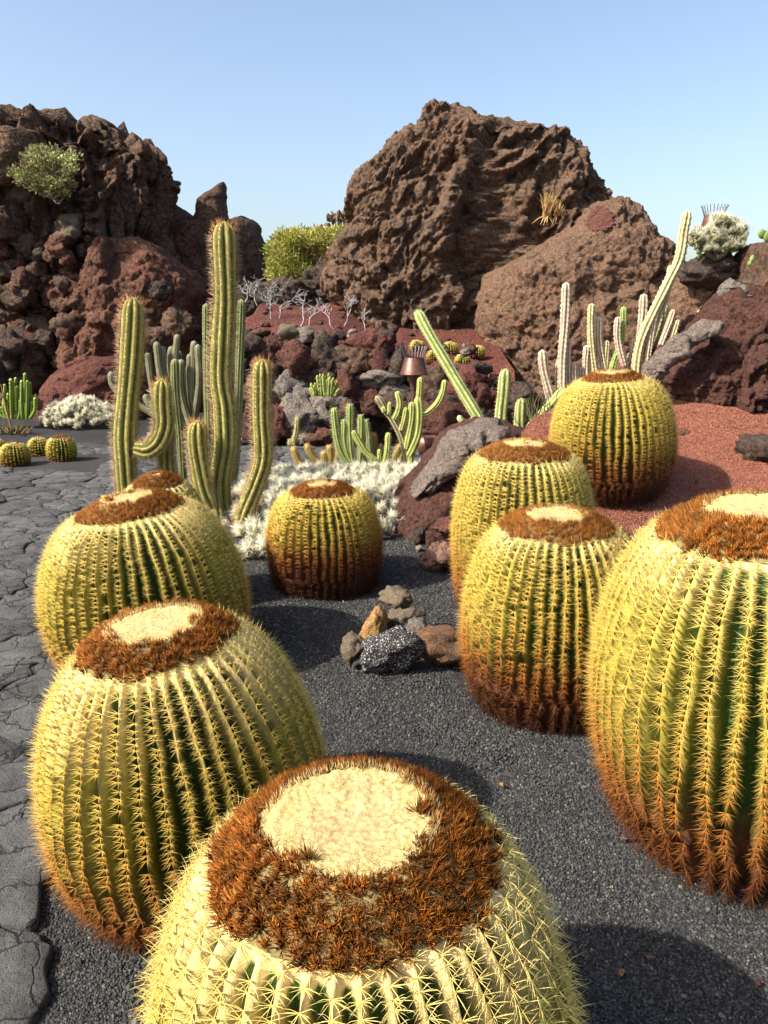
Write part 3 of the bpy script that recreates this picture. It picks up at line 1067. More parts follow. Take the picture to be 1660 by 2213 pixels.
def paving_mat():
    m, n, b, out = new_mat('lava_paving')
    tc = n.nodes.new('ShaderNodeTexCoord').outputs['Object']
    oi = n.nodes.new('ShaderNodeObjectInfo')
    f = noise_node(n, tc, 7, 8, .7)
    c = ramp(n, [(.3, (.065, .065, .065)), (.5, (.115, .114, .112)), (.7, (.17, .167, .162))], f)
    c = mixc(n, 1.0, c, ramp(n, [(0, (.78, .78, .78)), (1, (1.2, 1.19, 1.17))], oi.outputs['Random']), 'MULTIPLY')
    v = n.nodes.new('ShaderNodeTexVoronoi')
    v.inputs['Scale'].default_value = 110
    n.links.new(tc, v.inputs['Vector'])
    pit = ramp(n, [(.12, (0, 0, 0)), (.34, (1, 1, 1))], v.outputs['Distance'])
    c = mixc(n, ramp(n, [(.08, (1, 1, 1)), (.26, (0, 0, 0))], v.outputs['Distance']), c, (.04, .038, .037))
    n.links.new(c, b.inputs['Base Color'])
    b.inputs['Roughness'].default_value = .9
    b.inputs['Specular IOR Level'].default_value = .2
    vc = n.nodes.new('ShaderNodeTexVoronoi')
    vc.feature = 'DISTANCE_TO_EDGE'
    vc.inputs['Scale'].default_value = 5.5
    wv = n.nodes.new('ShaderNodeVectorMath'); wv.operation = 'MULTIPLY_ADD'
    nz_ = n.nodes.new('ShaderNodeTexNoise'); nz_.inputs['Scale'].default_value = 9; nz_.inputs['Detail'].default_value = 5
    n.links.new(tc, nz_.inputs['Vector'])
    n.links.new(nz_.outputs['Color'], wv.inputs[0]); wv.inputs[1].default_value = (.16, .16, .16); n.links.new(tc, wv.inputs[2])
    n.links.new(wv.outputs[0], vc.inputs['Vector'])
    crk = ramp(n, [(.0, (0, 0, 0)), (.035, (1, 1, 1))], vc.outputs['Distance'])
    c2 = mixc(n, crk, (.035, .033, .032), c)
    n.links.new(c2, b.inputs['Base Color'])
    h = mathn(n, 'ADD', mathn(n, 'ADD', mathn(n, 'MULTIPLY', noise_node(n, tc, 30, 9, .75), 1.3), mathn(n, 'MULTIPLY', crk, .5)), mathn(n, 'MULTIPLY', pit, .22))
    bp = n.nodes.new('ShaderNodeBump')
    bp.inputs['Strength'].default_value = 1.0
    bp.inputs['Distance'].default_value = .03
    n.links.new(h, bp.inputs['Height'])
    n.links.new(bp.outputs[0], b.inputs['Normal'])
    return m
M_PAVE = paving_mat()
M_JOINT = gravel_mat('dark_joint_earth', (.02, .019, .018), (.04, .037, .035), (.1, .08, .06), 120)
path_base = sheet(np.arange(-8, 1.9, .1), np.arange(.2, 10, .1), lambda X, Y: ground_z(X, Y) + np.where(X < path_edge(Y) + .02, .005, -.03), M_JOINT, 'lava_path')
def make_paving():
    g = np.random.default_rng(11)
    cs, cy = .44, .28
    seeds = {}
    for i in range(-20, 7):
        for j in range(1, 37):
            seeds[(i, j)] = np.array([(i + g.uniform(.08, .92)) * cs, (j + g.uniform(.08, .92)) * cy + .03])
    cells = []
    for (i, j), s in seeds.items():
        x, y = s
        if x > path_edge(y) + .16 or y > 9.85 or not in_view(x, y, 0, 1100):
            continue
        if ((x + 4.0) / 1.15) ** 2 + ((y - 8.75) / .55) ** 2 < 1:
            continue
        poly = [s + np.array(d) for d in ((-.9, -.9), (.9, -.9), (.9, .9), (-.9, .9))]
        for di in range(-2, 3):
            for dj in range(-2, 3):
                q = seeds.get((i + di, j + dj))
                if q is None or (di == 0 and dj == 0): continue
                nrm = (q - s) / np.linalg.norm(q - s)
                poly = clip_poly(poly, (q + s) / 2, nrm)
        sl2 = (path_edge(y + .05) - path_edge(y - .05)) / .1
        if abs(sl2) < 1.2:
            nv2 = np.array([1, -sl2]) / math.hypot(1, sl2)
            poly = clip_poly(poly, np.array([path_edge(y), y]), nv2)
        if len(poly) > 2 and np.ptp(np.array(poly)[:, 0]) > .05:
            cells.append((s, poly))
    cells.sort(key=lambda c: np.hypot(*c[0]) + (0 if in_view(c[0][0], c[0][1], 0, 120) else 100))
    rest = Acc()
    for k, (s, poly) in enumerate(cells):
        poly = np.array(poly)
        c = poly.mean(0)
        out = []
        for a in range(len(poly)):
            p, q = poly[a], poly[(a + 1) % len(poly)]
            m = max(2, int(np.linalg.norm(q - p) / .028))
            for u in np.arange(m) / m:
                out.append(p + (q - p) * u)
        out = np.array(out)
        o3 = np.stack([out[:, 0], out[:, 1], 0 * out[:, 0]], 1)
        off = np.stack([fbm(o3 * 9, 3, 31), fbm(o3 * 9, 3, 47)], 1) * .075      # shared by neighbours, so that joints stay narrow
        out = out + off
        d = out - c
        ln = np.linalg.norm(d, axis=1, keepdims=True)
        gap = (.003 + .014 * np.clip(vnoise(o3 * 5.0, 77), 0, 1))[:, None]
        outer = c + d * (1 - gap / ln)
        inner = c + d * (1 - (gap + .010) / ln)
        mid = c + d * .5
        m = len(out)
        hh = .020 + g.uniform(-.008, .012)
        tl = g.normal(0, .012, 2)
        def lift(q2, h):
            q3 = np.stack([q2[:, 0], q2[:, 1], 0 * q2[:, 0]], 1)
            return ground_z(q2[:, 0], q2[:, 1]) + h + (q2 - c) @ tl + (.008 * fbm(q3 * 6, 4, 5) if h > 0 else 0)
        V = np.vstack([np.column_stack([outer, lift(outer, -.02)]), np.column_stack([outer, lift(outer, hh - .008)]),
                       np.column_stack([inner, lift(inner, hh)]), np.column_stack([mid, lift(mid, hh + .004)]),
                       [[c[0], c[1], lift(c[None], hh + .004)[0]]]])
        a = np.arange(m); b = (a + 1) % m
        F4 = np.concatenate([np.stack([a + r * m, b + r * m, b + (r + 1) * m, a + (r + 1) * m], 1) for r in range(3)])
        F3 = np.stack([a + 3 * m, b + 3 * m, np.full(m, 4 * m)], 1)
        if k < 298:
            o = mk('paving_stone', V, [F3, F4], M_PAVE, path_base)
        else:
            rest.add(V, F4, (1, 1, 1)); rest.n -= len(V); rest.V.pop(); rest.C.pop(); rest.add(V, F3, (1, 1, 1))
    if rest.V:
        rest.build('paving_stones', M_PAVE, path_base, kind='stuff')
    print('slabs', len(cells))
make_paving()

# ------------------------------------------------------------------ crags
CR = 'volcanic crags around the garden'
big_crag = outcrop('rock_outcrop', 'huge craggy brown lava peak rising against the sky behind the slanting cactus stem',
        [(238, 930, 986), (250, 906, 1000), (266, 902, 1030), (280, 898, 1120), (292, 892, 1175), (303, 872, 1226), (322, 838, 1232), (360, 796, 1262), (410, 765, 1290), (440, 762, 1300),
         (490, 764, 1340), (530, 740, 1355), (560, 722, 1370), (620, 720, 1400), (690, 750, 1450), (760, 790, 1500), (900, 860, 1500)],
        14.0, 1.5, M_BIG, seed=4, nz=260, nf=340, amp=.75, shear=(-.3, 0), group=CR, expo=3.6, scales=((1.5, .34), (.6, .28), (.23, .17)), fine=.13, ridge=.06)
lobe = outcrop('rock_outcrop', 'smooth brown cinder shoulder below the big peak, behind the pale columnar cacti',
        [(446, 1296, 1330), (456, 1286, 1350), (480, 1262, 1366), (510, 1225, 1384), (548, 1150, 1436), (575, 1085, 1448), (600, 1048, 1475), (640, 1034, 1520), (700, 1030, 1560), (800, 1046, 1600), (960, 1052, 1640)],
        12.4, 2.0, M_LOBE, seed=9, nz=200, nf=270, amp=.45, group=CR, scales=((1.9, .4), (.7, .24), (.24, .14)), fine=.16, ridge=.10)
outcrop('rock_outcrop', 'level brown cinder bench right of the smooth shoulder, behind the long bent stem',
        [(598, 1440, 1640), (606, 1410, 1700), (640, 1390, 1750), (700, 1370, 1780), (900, 1350, 1800)],
        11.3, 1.3, M_LOBE, seed=10, nz=100, nf=180, amp=.4, group=CR, scales=((1.6, .4), (.6, .2), (.2, .12)), fine=.16, ridge=.05)
left_cliff = outcrop('rock_outcrop', 'tall jagged dark brown cliff at the left edge with a loose stone perched on top',
        [(272, 165, 200), (279, 60, 262), (290, -40, 270), (318, -150, 280), (330, -150, 338), (355, -150, 362), (440, -150, 364), (560, -150, 375), (700, -150, 430), (980, -150, 470)],
        16.0, 2.0, M_BROWN, seed=24, nz=260, nf=340, amp=.8, group=CR, zs=.6, jag=9, scales=((1.2, .55), (.5, .42), (.2, .20)), fine=.12)
outcrop('rock_outcrop', 'rust red tuff buttress at the foot of the left cliff behind the spiny columns',
        [(520, 235, 300), (545, 215, 350), (600, 195, 420), (640, 180, 440), (680, 168, 436), (760, 142, 452), (820, 150, 470), (960, 120, 480)],
        14.4, 1.2, M_RUST, seed=33, nz=150, nf=200, amp=.5, group=CR, scales=((1.3, .5), (.5, .25), (.2, .12)), fine=.10)
outcrop('rock_outcrop', 'shaded dark brown crag with a notch between the left cliff and the green shrub',
        [(482, 512, 540), (492, 380, 555), (530, 350, 577), (580, 340, 584), (640, 340, 574), (700, 340, 556), (960, 340, 540)],
        17.2, 1.2, M_BROWN, seed=41, nz=120, nf=170, amp=.5, group=CR)
outcrop('rock_outcrop', 'slender pointed rock spire in shade behind the tallest spiny column',
        [(394, 478, 489), (404, 462, 491), (420, 436, 491), (432, 428, 491), (460, 424, 493), (500, 415, 505), (600, 370, 520)],
        16.6, .5, M_BROWN, seed=45, nz=120, nf=140, amp=.22, group=CR)
outcrop('rock_outcrop', 'low dark rock saddle falling from the left cliff to the pointed spire',
        [(436, 340, 372), (450, 330, 388), (468, 330, 412), (478, 330, 440), (520, 330, 450), (640, 330, 460)],
        17.0, .8, M_BROWN, seed=47, nz=100, nf=160, amp=.3, group=CR)
outcrop('rock_outcrop', 'dark shaded lava rocks at the back of the red terrace, under the green shrub',
        [(606, 600, 700), (618, 540, 742), (635, 500, 770), (655, 480, 790), (690, 470, 800), (760, 470, 810)],
        13.9, .5, M_DARK, seed=48, nz=90, nf=200, amp=.42, group=CR, scales=((.8, .5), (.4, .35), (.15, .15)), fine=.08)
bank_rock = outcrop('rock_outcrop', 'dark maroon lava ledge on the right above the red gravel bank',
        [(640, 1640, 1740), (668, 1585, 1740), (700, 1540, 1740), (735, 1490, 1740), (770, 1440, 1740), (800, 1412, 1740), (850, 1405, 1740), (930, 1430, 1740), (1010, 1440, 1740)],
        7.2, .95, M_MAROON, seed=52, nz=170, nf=240, amp=.5, group=CR, scales=((.9, .34), (.34, .26), (.13, .17)), fine=.14)
outcrop('rock_outcrop', 'reddish brown rocky slope at the right edge under the prickly pear',
        [(526, 1640, 1760), (545, 1622, 1760), (590, 1618, 1760), (640, 1590, 1760), (700, 1480, 1760), (800, 1420, 1760), (900, 1400, 1760)],
        9.6, 1.1, M_BROWN, seed=57, nz=130, nf=180, amp=.4, group=CR, fine=.09)
from mathutils.bvhtree import BVHTree
def bvh(o):
    me = o.data
    return BVHTree.FromPolygons([v.co[:] for v in me.vertices], [p.vertices[:] for p in me.polygons])
def on_bank(px, py):               # where the ray through that pixel meets the red bank
    d = ray(px, py)
    for t in np.arange(2.5, 9, .01):
        q = np.array([0, 0, CAM_H]) + d * t
        if q[2] < float(red_fz(np.array([q[0]]), np.array([q[1]]))[0]):
            return q
    return G(px, py, .8)
BV_CLIFF, BV_BIG, BV_LOBE = bvh(left_cliff), bvh(big_crag), bvh(lobe)
def hit(tree, px, py, default):
    h = tree.ray_cast(Vector((0, 0, CAM_H)), Vector(ray(px, py)).normalized())
    return np.array(h[0]) if h[0] is not None else P(px, py, default)

# pale weathered slabs lying along the top of the ledge on the right
def slab_rock(name, label, pxs, Y, mat, seed, hd=.25, amp=.1, parent=None, nz=80, nf=120, grp=None, cat='rock', scales=((.5, .3), (.2, .2), (.1, .1)), fine=.05):
    return outcrop(name, label, pxs, Y, hd, mat, seed, amp, nz, nf, scales=scales, fine=fine, ridge=.1, parent=parent, group=grp, cat=cat)
slab_rock('lava_slab', 'pale grey weathered lava tongue along the crest of the maroon ledge',
          [(694, 1525, 1550), (705, 1506, 1556), (725, 1476, 1530), (745, 1448, 1494), (770, 1422, 1462), (795, 1404, 1436), (820, 1398, 1420)], 6.42, M_ASH, 61, .12, .3)
slab_rock('lava_slab', 'rounded pale grey boulder standing on the brown slope at upper right',
          [(612, 1585, 1600), (622, 1570, 1612), (645, 1562, 1618), (668, 1548, 1612), (690, 1545, 1590)], 7.6, M_GREY, 62, .2, .3)
stone(on_bank(1652, 985), (.24, .2, .17), M_DARK, 5, label='rounded grey brown lava boulder on the red gravel at right edge', sub=4)
bb = P(1552, 582, 10.2)
stone(bb, (.50, .40, .24), M_DARK, 8, label='flat dark boulder on the skyline under the white cholla bush', sub=4, rot=(0, 0, .2))
outcrop('perched_stone', 'wedge shaped brown stone perched on the very top of the left cliff',
        [(239, 15, 60), (246, 16, 72), (256, 26, 80), (266, 40, 96), (274, 48, 96), (284, 56, 88)], 15.6, .35, M_BROWN, 63, .2, 60, 100, scales=((.8, .4), (.3, .25), (.12, .15)))
outcrop('boulder', 'big rounded brown boulder on the left cliff, just below the perched stone',
        [(274, 20, 52), (282, 4, 72), (300, -20, 86), (330, -30, 92), (360, -40, 78), (395, -45, 66), (410, -40, 50)], 14.2, .7, M_BIG, 64, .3, 110, 150)

# loose rubble lying on the left cliff (each stone a piece of it)
cliff_rubble = empty('rubble_slope', P(80, 700, 14), 'heap of broken reddish lava stones on the left cliff above the green candelabra plant', 'rubble')
g = np.random.default_rng(17)
def on_cliff(px, py, back):
    q = hit(BV_CLIFF, px, py, 14.6)
    y = max(13.4, q[1]) - back
    return P(px, py, y)
for k in range(190):
    px, py = g.uniform(-20, 215), g.uniform(500, 810)
    if px > 215 - max(0, (py - 600)) * .35: continue
    s = g.uniform(.07, .19) * (1.3 if py > 700 else 1)
    stone(on_cliff(px, py, s * .45), (s * g.uniform(.9, 1.5), s, s * g.uniform(.7, 1.1)),
          [M_RUST, M_MAROON, M_BROWN, M_RUST, M_DARK, M_BROWN][int(g.integers(0, 6))], 300 + k, cliff_rubble, sub=3)
for (px, py, s, m) in ((55, 525, .26, M_OLIVE), (20, 570, .28, M_DARK), (40, 425, .3, M_OLIVE), (150, 500, .3, M_OLIVE), (10, 480, .3, M_BROWN),
                       (30, 745, .36, M_DARK), (95, 730, .36, M_DARK), (0, 800, .4, M_DARK), (60, 800, .34, M_DARK), (120, 640, .26, M_RUST), (40, 640, .28, M_BROWN)):
    stone(on_cliff(px, py, s * .15), (s * 1.2, s, s), m, int(px + py), cliff_rubble, sub=4)
for (px, py, s, m) in ((345, 625, .2, M_DARK), (385, 700, .34, M_BROWN), (345, 735, .3, M_BROWN)):
    stone(P(px, py, 13.5), (s * 1.1, s, s * .9), m, int(px + py), cliff_rubble, sub=4)
outcrop('boulder', 'large smooth dusky red boulder behind the left white cholla clump',
        [(775, 190, 235), (785, 165, 270), (810, 135, 292), (840, 105, 305), (870, 92, 310), (915, 88, 315)], 13.0, .7, M_RED, 66, .22, 100, 140, scales=((1.2, .4), (.45, .25), (.18, .14)), fine=.10)
stone(P(79, 872, 11.9), (.09, .09, .14), M_PINK, 12, label='small upright pinkish stone between candelabra plant and red boulder')

# ------------------------------------------------------------------ boulder wall of the terrace
g = np.random.default_rng(77)
for k in range(70):               # loose stones strewn over the terrace and the bank
    x, y = g.uniform(-2.0, 1.3), g.uniform(10.5, 13.4)
    s = g.uniform(.015, .06)
    stone((x, y, float(terr_z(np.array(x), np.array(y))) + s * .2), (s * 1.2, s, s * .8), [M_RED, M_DARK, M_MAROON, M_BROWN][int(g.integers(0, 4))], 2000 + k, terrace, sub=2)
for k in range(46):
    x, y = g.uniform(1.0, 3.6), g.uniform(4.6, 6.6)
    z = float(red_fz(np.array([x]), np.array([y]))[0])
    if hill(x, y) < .1: continue
    s = g.uniform(.008, .02)
    stone((x, y, z + s * .3), (s * 1.2, s, s * .8), [M_RED, M_DARK, M_MAROON, M_PINK][int(g.integers(0, 4))], 2100 + k, bank, sub=2)
wall = empty('boulder_wall', (.0, 10.2, 0), 'dry boulder wall of dark and red lava holding up the red terrace', 'wall')
V_, F_ = [], []
# earth and rubble core behind the boulders
xs = np.linspace(-2.5, 1.9, 130)
rows_ = []
for f in np.linspace(0, 1, 50):
    yb = wall_y(xs)
    y_ = yb + f * .30
    top = terr_z(xs, yb + .4) + .0 - .03
    rows_.append(np.stack([xs, y_, -.05 + (top + .05) * f ** 1.0], 1))
core = np.stack(rows_)
nr_, nc_ = core.shape[:2]
cp = core.reshape(-1, 3)
hq, _ = facets(cp / .33, 5)
h2, _ = facets(cp / .14, 9)
cp = cp + np.array([0, -1, .3]) * (hq * .12 + h2 * .05 + fbm(cp * 9, 3, 2) * .03)[:, None]
ii = np.arange(nr_ * nc_).reshape(nr_, nc_)
F4 = np.stack([ii[:-1, :-1], ii[:-1, 1:], ii[1:, 1:], ii[1:, :-1]], -1).reshape(-1, 4)
mk('rubble_core', cp, F4, M_DARK, wall)
BW = [(639, 784, 40, 37, M_MAROON), (706, 760, 31, 38, M_DARK), (583, 752, 27, 27, M_MAROON), (769, 781, 38, 34, M_BROWN), (824, 780, 24, 34, M_MAROON), (862, 795, 24, 36, M_DARK), (941, 836, 34, 36, M_BROWN),
      (966, 915, 60, 42, M_MAROON), (627, 835, 32, 36, M_GREY), (650, 880, 40, 40, M_GREY), (700, 880, 48, 42, M_GREY), (753, 842, 34, 42, M_MAROON), (812, 822, 40, 18, M_GREY), (850, 838, 30, 20, M_GREY),
      (1012, 838, 42, 38, M_RED), (621, 722, 20, 16, M_OLIVE), (659, 725, 18, 18, M_GREY), (690, 722, 12, 8, M_DARK), (807, 742, 40, 28, M_RED), (780, 742, 14, 12, M_DARK), (536, 752, 32, 30, M_DARK),
      (605, 905, 28, 45, M_RED), (695, 948, 36, 20, M_RUST), (660, 930, 30, 24, M_GREY), (975, 872, 50, 18, M_DARK), (1035, 862, 30, 30, M_MAROON), (900, 880, 36, 26, M_DARK), (905, 915, 38, 34, M_MAROON),
      (850, 880, 36, 28, M_DARK), (800, 870, 34, 30, M_MAROON), (745, 905, 36, 34, M_BROWN), (1000, 940, 34, 30, M_BROWN), (1040, 905, 34, 34, M_DARK), (570, 800, 30, 26, M_DARK), (560, 850, 34, 30, M_BROWN),
      (545, 905, 32, 40, M_MAROON), (520, 810, 28, 36, M_DARK), (510, 890, 26, 40, M_DARK), (830, 735, 18, 18, M_DARK), (893, 810, 14, 14, M_DARK), (985, 800, 20, 8, M_DARK), (1030, 800, 22, 14, M_DARK),
      (905, 752, 10, 8, M_DARK), (610, 750, 10, 10, M_RUST), (735, 725, 12, 9, M_DARK), (760, 722, 10, 8, M_PALE), (560, 722, 18, 10, M_RUST), (940, 960, 22, 16, M_RUST), (640, 960, 16, 10, M_RUST)]
for k, (px, py, a, b_, m) in enumerate(BW):
    Yw = 9.95 + .002 * (960 - py) - .5 * float(sstep(np.array((px - 830) / 166.), .2, 1.0))
    q = P(px, py, Yw)
    stone(q, (PX(a, Yw, q[2]) * 1.42, PX((a + b_) / 2, Yw, q[2]) * 1.2, PX(b_, Yw, q[2]) * 1.38), m, 500 + k, wall, sub=4 if a > 26 else 3, rot=(g.uniform(-.3, .3), g.uniform(-.3, .3), g.uniform(-.5, .5)))
for k in range(120):
    px, py = g.uniform(490, 1060), g.uniform(745, 965)
    Yw = 10.02 + .0018 * (960 - py) - .5 * float(sstep(np.array((px - 830) / 166.), .2, 1.0))
    q = P(px, py, Yw)
    s = g.uniform(.04, .10)
    stone(q, (s, s, s * .8), [M_DARK, M_MAROON, M_BROWN, M_GREY, M_RED][int(g.integers(0, 5))], 700 + k, wall, sub=2 if s < .05 else 3)

# skyline: stone parapet and a brown succulent beyond
par = empty('stone_parapet', P(730, 490, 22), 'grey dry stone parapet on the skyline left of the big crag', 'wall')
g = np.random.default_rng(8)
for r_ in range(5):
    px = 686 + g.uniform(-4, 2)
    while px < 800:
        wd = g.uniform(9, 17)
        py = (486 if r_ == 0 else 490 + r_ * 9) - (px - 690) * .20
        c = P(px + wd / 2, py + 5, 22)
        V, F = ICO[2]
        V = np.sign(V) * np.abs(V) ** .35 * np.array([PX(wd / 2 - .8, 22, c[2]), .22, PX(5.5 if r_ == 0 else 4.3, 22, c[2])]) * .95
        V = V @ np.array(Matrix.Rotation(-.03, 3, 'Y')).T + c + np.array([0, .04 * g.normal(), 0])
        mk('stone', V, F, M_GREY if r_ == 0 else [M_BROWN, M_OLIVE, M_GREY][int(g.integers(0, 3))], par)
        px += wd
a = Acc()
for k in range(60):
    px = g.uniform(708, 757)
    q = P(px, 478, 21.8 + g.uniform(-.2, .2))
    tip = q + np.array([g.normal(0, .10), g.normal(0, .05), g.uniform(.08, .30) * (1 - ((px - 735) / 34) ** 2 * .6)])
    v, f = tube_arrays([q, (q + tip) / 2, tip], [.035, .04, .02], 5)
    a.add(v, f, [(.20, .12, .07), (.28, .18, .10), (.12, .08, .05)][k % 3])
tag(a.build('dry_succulent', M_LEAF), 'brown spiky succulent on top of the grey skyline parapet', 'plant')
# hillside beyond the gap (closes the ground behind the crags)
outcrop('hillside', 'low reddish brown slope behind the green shrub',
        [(520, 600, 800), (560, 500, 900), (640, 480, 900), (760, 470, 900)], 19.5, 1.2, M_BROWN, seed=71, nz=80, nf=120, amp=.4, cat='rock')
stone(P(690, 600, 14.0), (.22, .3, .25), M_DARK, 41, label='dark boulder below the green shrub beside the big crag foot', sub=4)
stone(P(705, 640, 13.8), (.26, .3, .22), M_DARK, 42, label='angular dark rock above the white bare shrub branches', sub=4)

# ------------------------------------------------------------------ rock ridge between white cholla and red bank
outcrop('boulder', 'long grey topped maroon boulder ridge sloping up between white cholla and the red bank',
        [(926, 1050, 1085), (934, 1012, 1110), (950, 968, 1150), (975, 945, 1180), (1000, 925, 1190), (1040, 890, 1190), (1080, 858, 1190), (1120, 838, 1180), (1150, 828, 1160), (1190, 826, 1150)],
        5.9, .62, M_MAROON, 81, .22, 120, 180, scales=((.7, .35), (.3, .2), (.12, .12)), fine=.06, lean=.55)
slab_rock('lava_slab', 'smooth grey lava slab capping the maroon ridge behind the white cholla',
          [(922, 1052, 1088), (930, 1012, 1092), (945, 972, 1080), (975, 952, 1050), (1000, 935, 1010), (1030, 905, 970), (1060, 880, 930)], 5.75, M_ASH, 82, .30, .24, nz=60, nf=100, scales=((.6, .3), (.25, .2), (.1, .1)))
stone(G(948, 1205, .08), (.14, .13, .12), M_PINK, 21, label='pinkish weathered rock at the foot of the ridge left of the tall flowering barrel', sub=4)
stone(G(905, 1160, .05), (.075, .08, .08), M_DARK, 22, label='small dark lava lump at the foot of the maroon ridge', sub=4)
stone(G(905, 1186, .02), (.035, .03, .022), M_PALE, 23, label='small pale brown stone in front of the dark lava lump')
stone(G(970, 1140, .15), (.10, .1, .07), M_RED, 24, label='red lava lump between the ridge and the left barrel of the right group', sub=4)
stone(on_bank(1478, 938), (.065, .055, .045), M_BROWN, 25, label='small round brown stone right of the barrel on the red bank', sub=4)

# ------------------------------------------------------------------ little cairn of stones in the black gravel
cz = lambda px, py, Y: P(px, py, Y)
ST = [('standing stone with orange and ochre lichen in the small stone pile', 808, 1358, 3.42, 27, 52, 30, M_OCHRE, 1, (0.1, .25, .3)),
      ('grey stone lying on top of the small stone pile', 856, 1292, 3.66, 40, 25, 40, M_OLIVE, 2, (0, .1, .2)),
      ('curved dark olive stone in the middle of the small pile', 872, 1342, 3.55, 42, 32, 36, M_OLIVE, 3, (0, -.3, .2)),
      ('low dark stone at the shaded left end of the small pile', 762, 1400, 3.30, 28, 42, 30, M_OLIVE, 4, (0, .3, .1)),
      ('black rock crusted with white specks at the front of the small pile', 842, 1408, 3.27, 72, 46, 46, M_SPECK, 5, (0.1, -.25, .1)),
      ('small tan grey stone between speckled rock and flat brown stone', 902, 1356, 3.42, 30, 20, 26, M_GREY, 6, (0, -.3, .4)),
      ('flat topped ochre brown rock reaching from small pile to the barrel', 960, 1392, 3.36, 78, 46, 44, M_SLABROCK, 7, (0, .0, .1))]
for (lb, px, py, Y, a_, b_, c_, m, sd, rt) in ST:
    q = P(px, py, Y)
    V, F = boulder_arrays(sd * 31 + 2, 4, .8)
    V = V * np.array([PX(a_, Y, q[2]), PX(c_, Y, q[2]), PX(b_, Y, q[2])]) * 1.08
    if sd == 7:
        V[:, 2] = np.minimum(V[:, 2], PX(34, Y, q[2]) + .006 * vnoise(V * 30))
    V = V @ np.array(Matrix.LocRotScale(None, Vector((0, 0, 0)) and None, None)).T[:3, :3] if False else V
    from mathutils import Euler
    V = V @ np.array(Euler(rt).to_matrix()).T
    o = link('stone', make_mesh('stone', V, F), m, None, q)
    tag(o, lb, 'stone', 'stones of the small pile in the black gravel')
for (px, py, s, lb, m) in ((1086, 1696, .011, 'orange brown pebble in the shade beside the front barrel', M_OCHRE), (1351, 1811, .009, 'brown pebble on black gravel left of the largest barrel', M_PINK),
                           (1405, 2071, .010, 'flat tan pebble inside the front barrel shadow', M_PINK), (1343, 2101, .009, 'rust pebble low in the front barrel shadow', M_OCHRE),
                           (1640, 2124, .009, 'reddish pebble near the lower right corner', M_RED)):
    stone(G(px, py, .012), (s * 1.2, s, s * .7), m, px, name='pebble', label=lb, cat='pebble', sub=3)
# ------------------------------------------------------------------ the big barrels
def BX(px, y, z): return (px - 830) / FPX * (y * CP + (CAM_H - z) * SP)
barrel(BX(800, 1.13, .45), 1.13, -.02, .385, .82, .234, .128, 'nearest golden barrel cactus at bottom centre, wide cream crown inside a ragged brown ring', ribs=40, lean=(-.035, .02), seed=11, shp=1.25,
       drop=.07, zm=.30, sp_len=.040, sp_space=.018, nsp=(7, 3), single_tufts=292, age=-.16, sp_r=.0006, wool_w=2.4, kb=.2, wool_off=(-.008, .008), res=8)
barrel(BX(425, 2.00, .45), 2.00, -.01, .395, .80, .207, .118, 'golden barrel cactus at left front leaning left, cream crown pocket, rusty foot', ribs=43, lean=(-.115, .03), seed=12, shp=1.3, bent=False,
       drop=.05, zm=.40, sp_len=.033, sp_space=.0165, nsp=(7, 3), single_tufts=292, age=0.06, sp_r=.0008, wool_w=3.0, kb=.22, wool_off=(.0, .01), res=8)
barrel(BX(335, 3.42, .4), 3.42, -.01, .465, .83, .230, .098, 'wide golden barrel cactus beside the lava paving with a yellow flower at its crown', ribs=50, lean=(-.11, .03), seed=13, shp=1.15, bent=False,
       drop=.06, zm=.40, sp_len=.033, sp_space=.0195, nsp=(7, 3), age=-.04, wool_w=2.2, flower=(-.10, .0), wool_off=(.03, .0), sp_r=.0009, res=8)
barrel(BX(363, 4.2, .4), 4.2, 0, .26, .77, .130, .03, 'golden barrel cactus mostly hidden behind the wide left one, only its brown crown showing', ribs=30, lean=(-.03, .06), seed=14,
       drop=.05, zm=.40, sp_len=.03, sp_space=.04, nsp=(6, 2), res=6, bent=False, sp_r=.0013)
barrel(BX(703, 4.52, .3), 4.52, -.01, .345, .65, .185, .075, 'smaller upright golden barrel cactus, rust brown lower half, in front of the white cholla mat', ribs=44, lean=(-.02, .02), seed=15, shp=0.95,
       drop=.05, zm=.42, sp_len=.034, sp_space=.0195, nsp=(7, 3), age=0.28, kb=.16, bent=False, sp_r=.0012, wool_w=.8, kink=.03, tuft_s=1.05, res=8)
barrel(BX(1130, 4.10, .4), 4.10, .0, .375, .955, .235, .100, 'tall golden barrel cactus with a yellow flower in its crown, below the bank barrel', ribs=48, lean=(-.02, .03), seed=16, shp=1.1, bent=False,
       drop=.06, zm=.47, sp_len=.034, sp_space=.0195, nsp=(7, 3), age=0.06, kb=.14, sp_r=.0011, wool_w=1.0, flower=(.0, .03), res=8)
barrel(BX(1195, 3.05, .3), 3.05, -.01, .37, .84, .225, .108, 'golden barrel cactus in black gravel between stone pile and largest barrel, shaggy brown base', ribs=44, lean=(-.02, .02), seed=17, shp=1.2, bent=False,
       drop=.055, zm=.44, sp_len=.037, sp_space=.018, nsp=(8, 3), age=0.18, kb=.20, wool_w=1.2, sp_r=.001, tuft_s=1.05, res=8)
barrel(BX(1652, 2.20, .5), 2.20, -.02, .50, 1.085, .305, .160, 'largest golden barrel cactus, cut off by the right edge, with kinked ribs near the ground', ribs=46, lean=(-.05, .01), seed=18, shp=1.25, bent=False,
       drop=.075, zm=.47, sp_len=.040, sp_space=.0185, nsp=(8, 4), single_tufts=292, age=0.1, kb=.24, wool_w=1.6, kink=.03, tuft_s=1.1, sp_r=.0009, res=8)
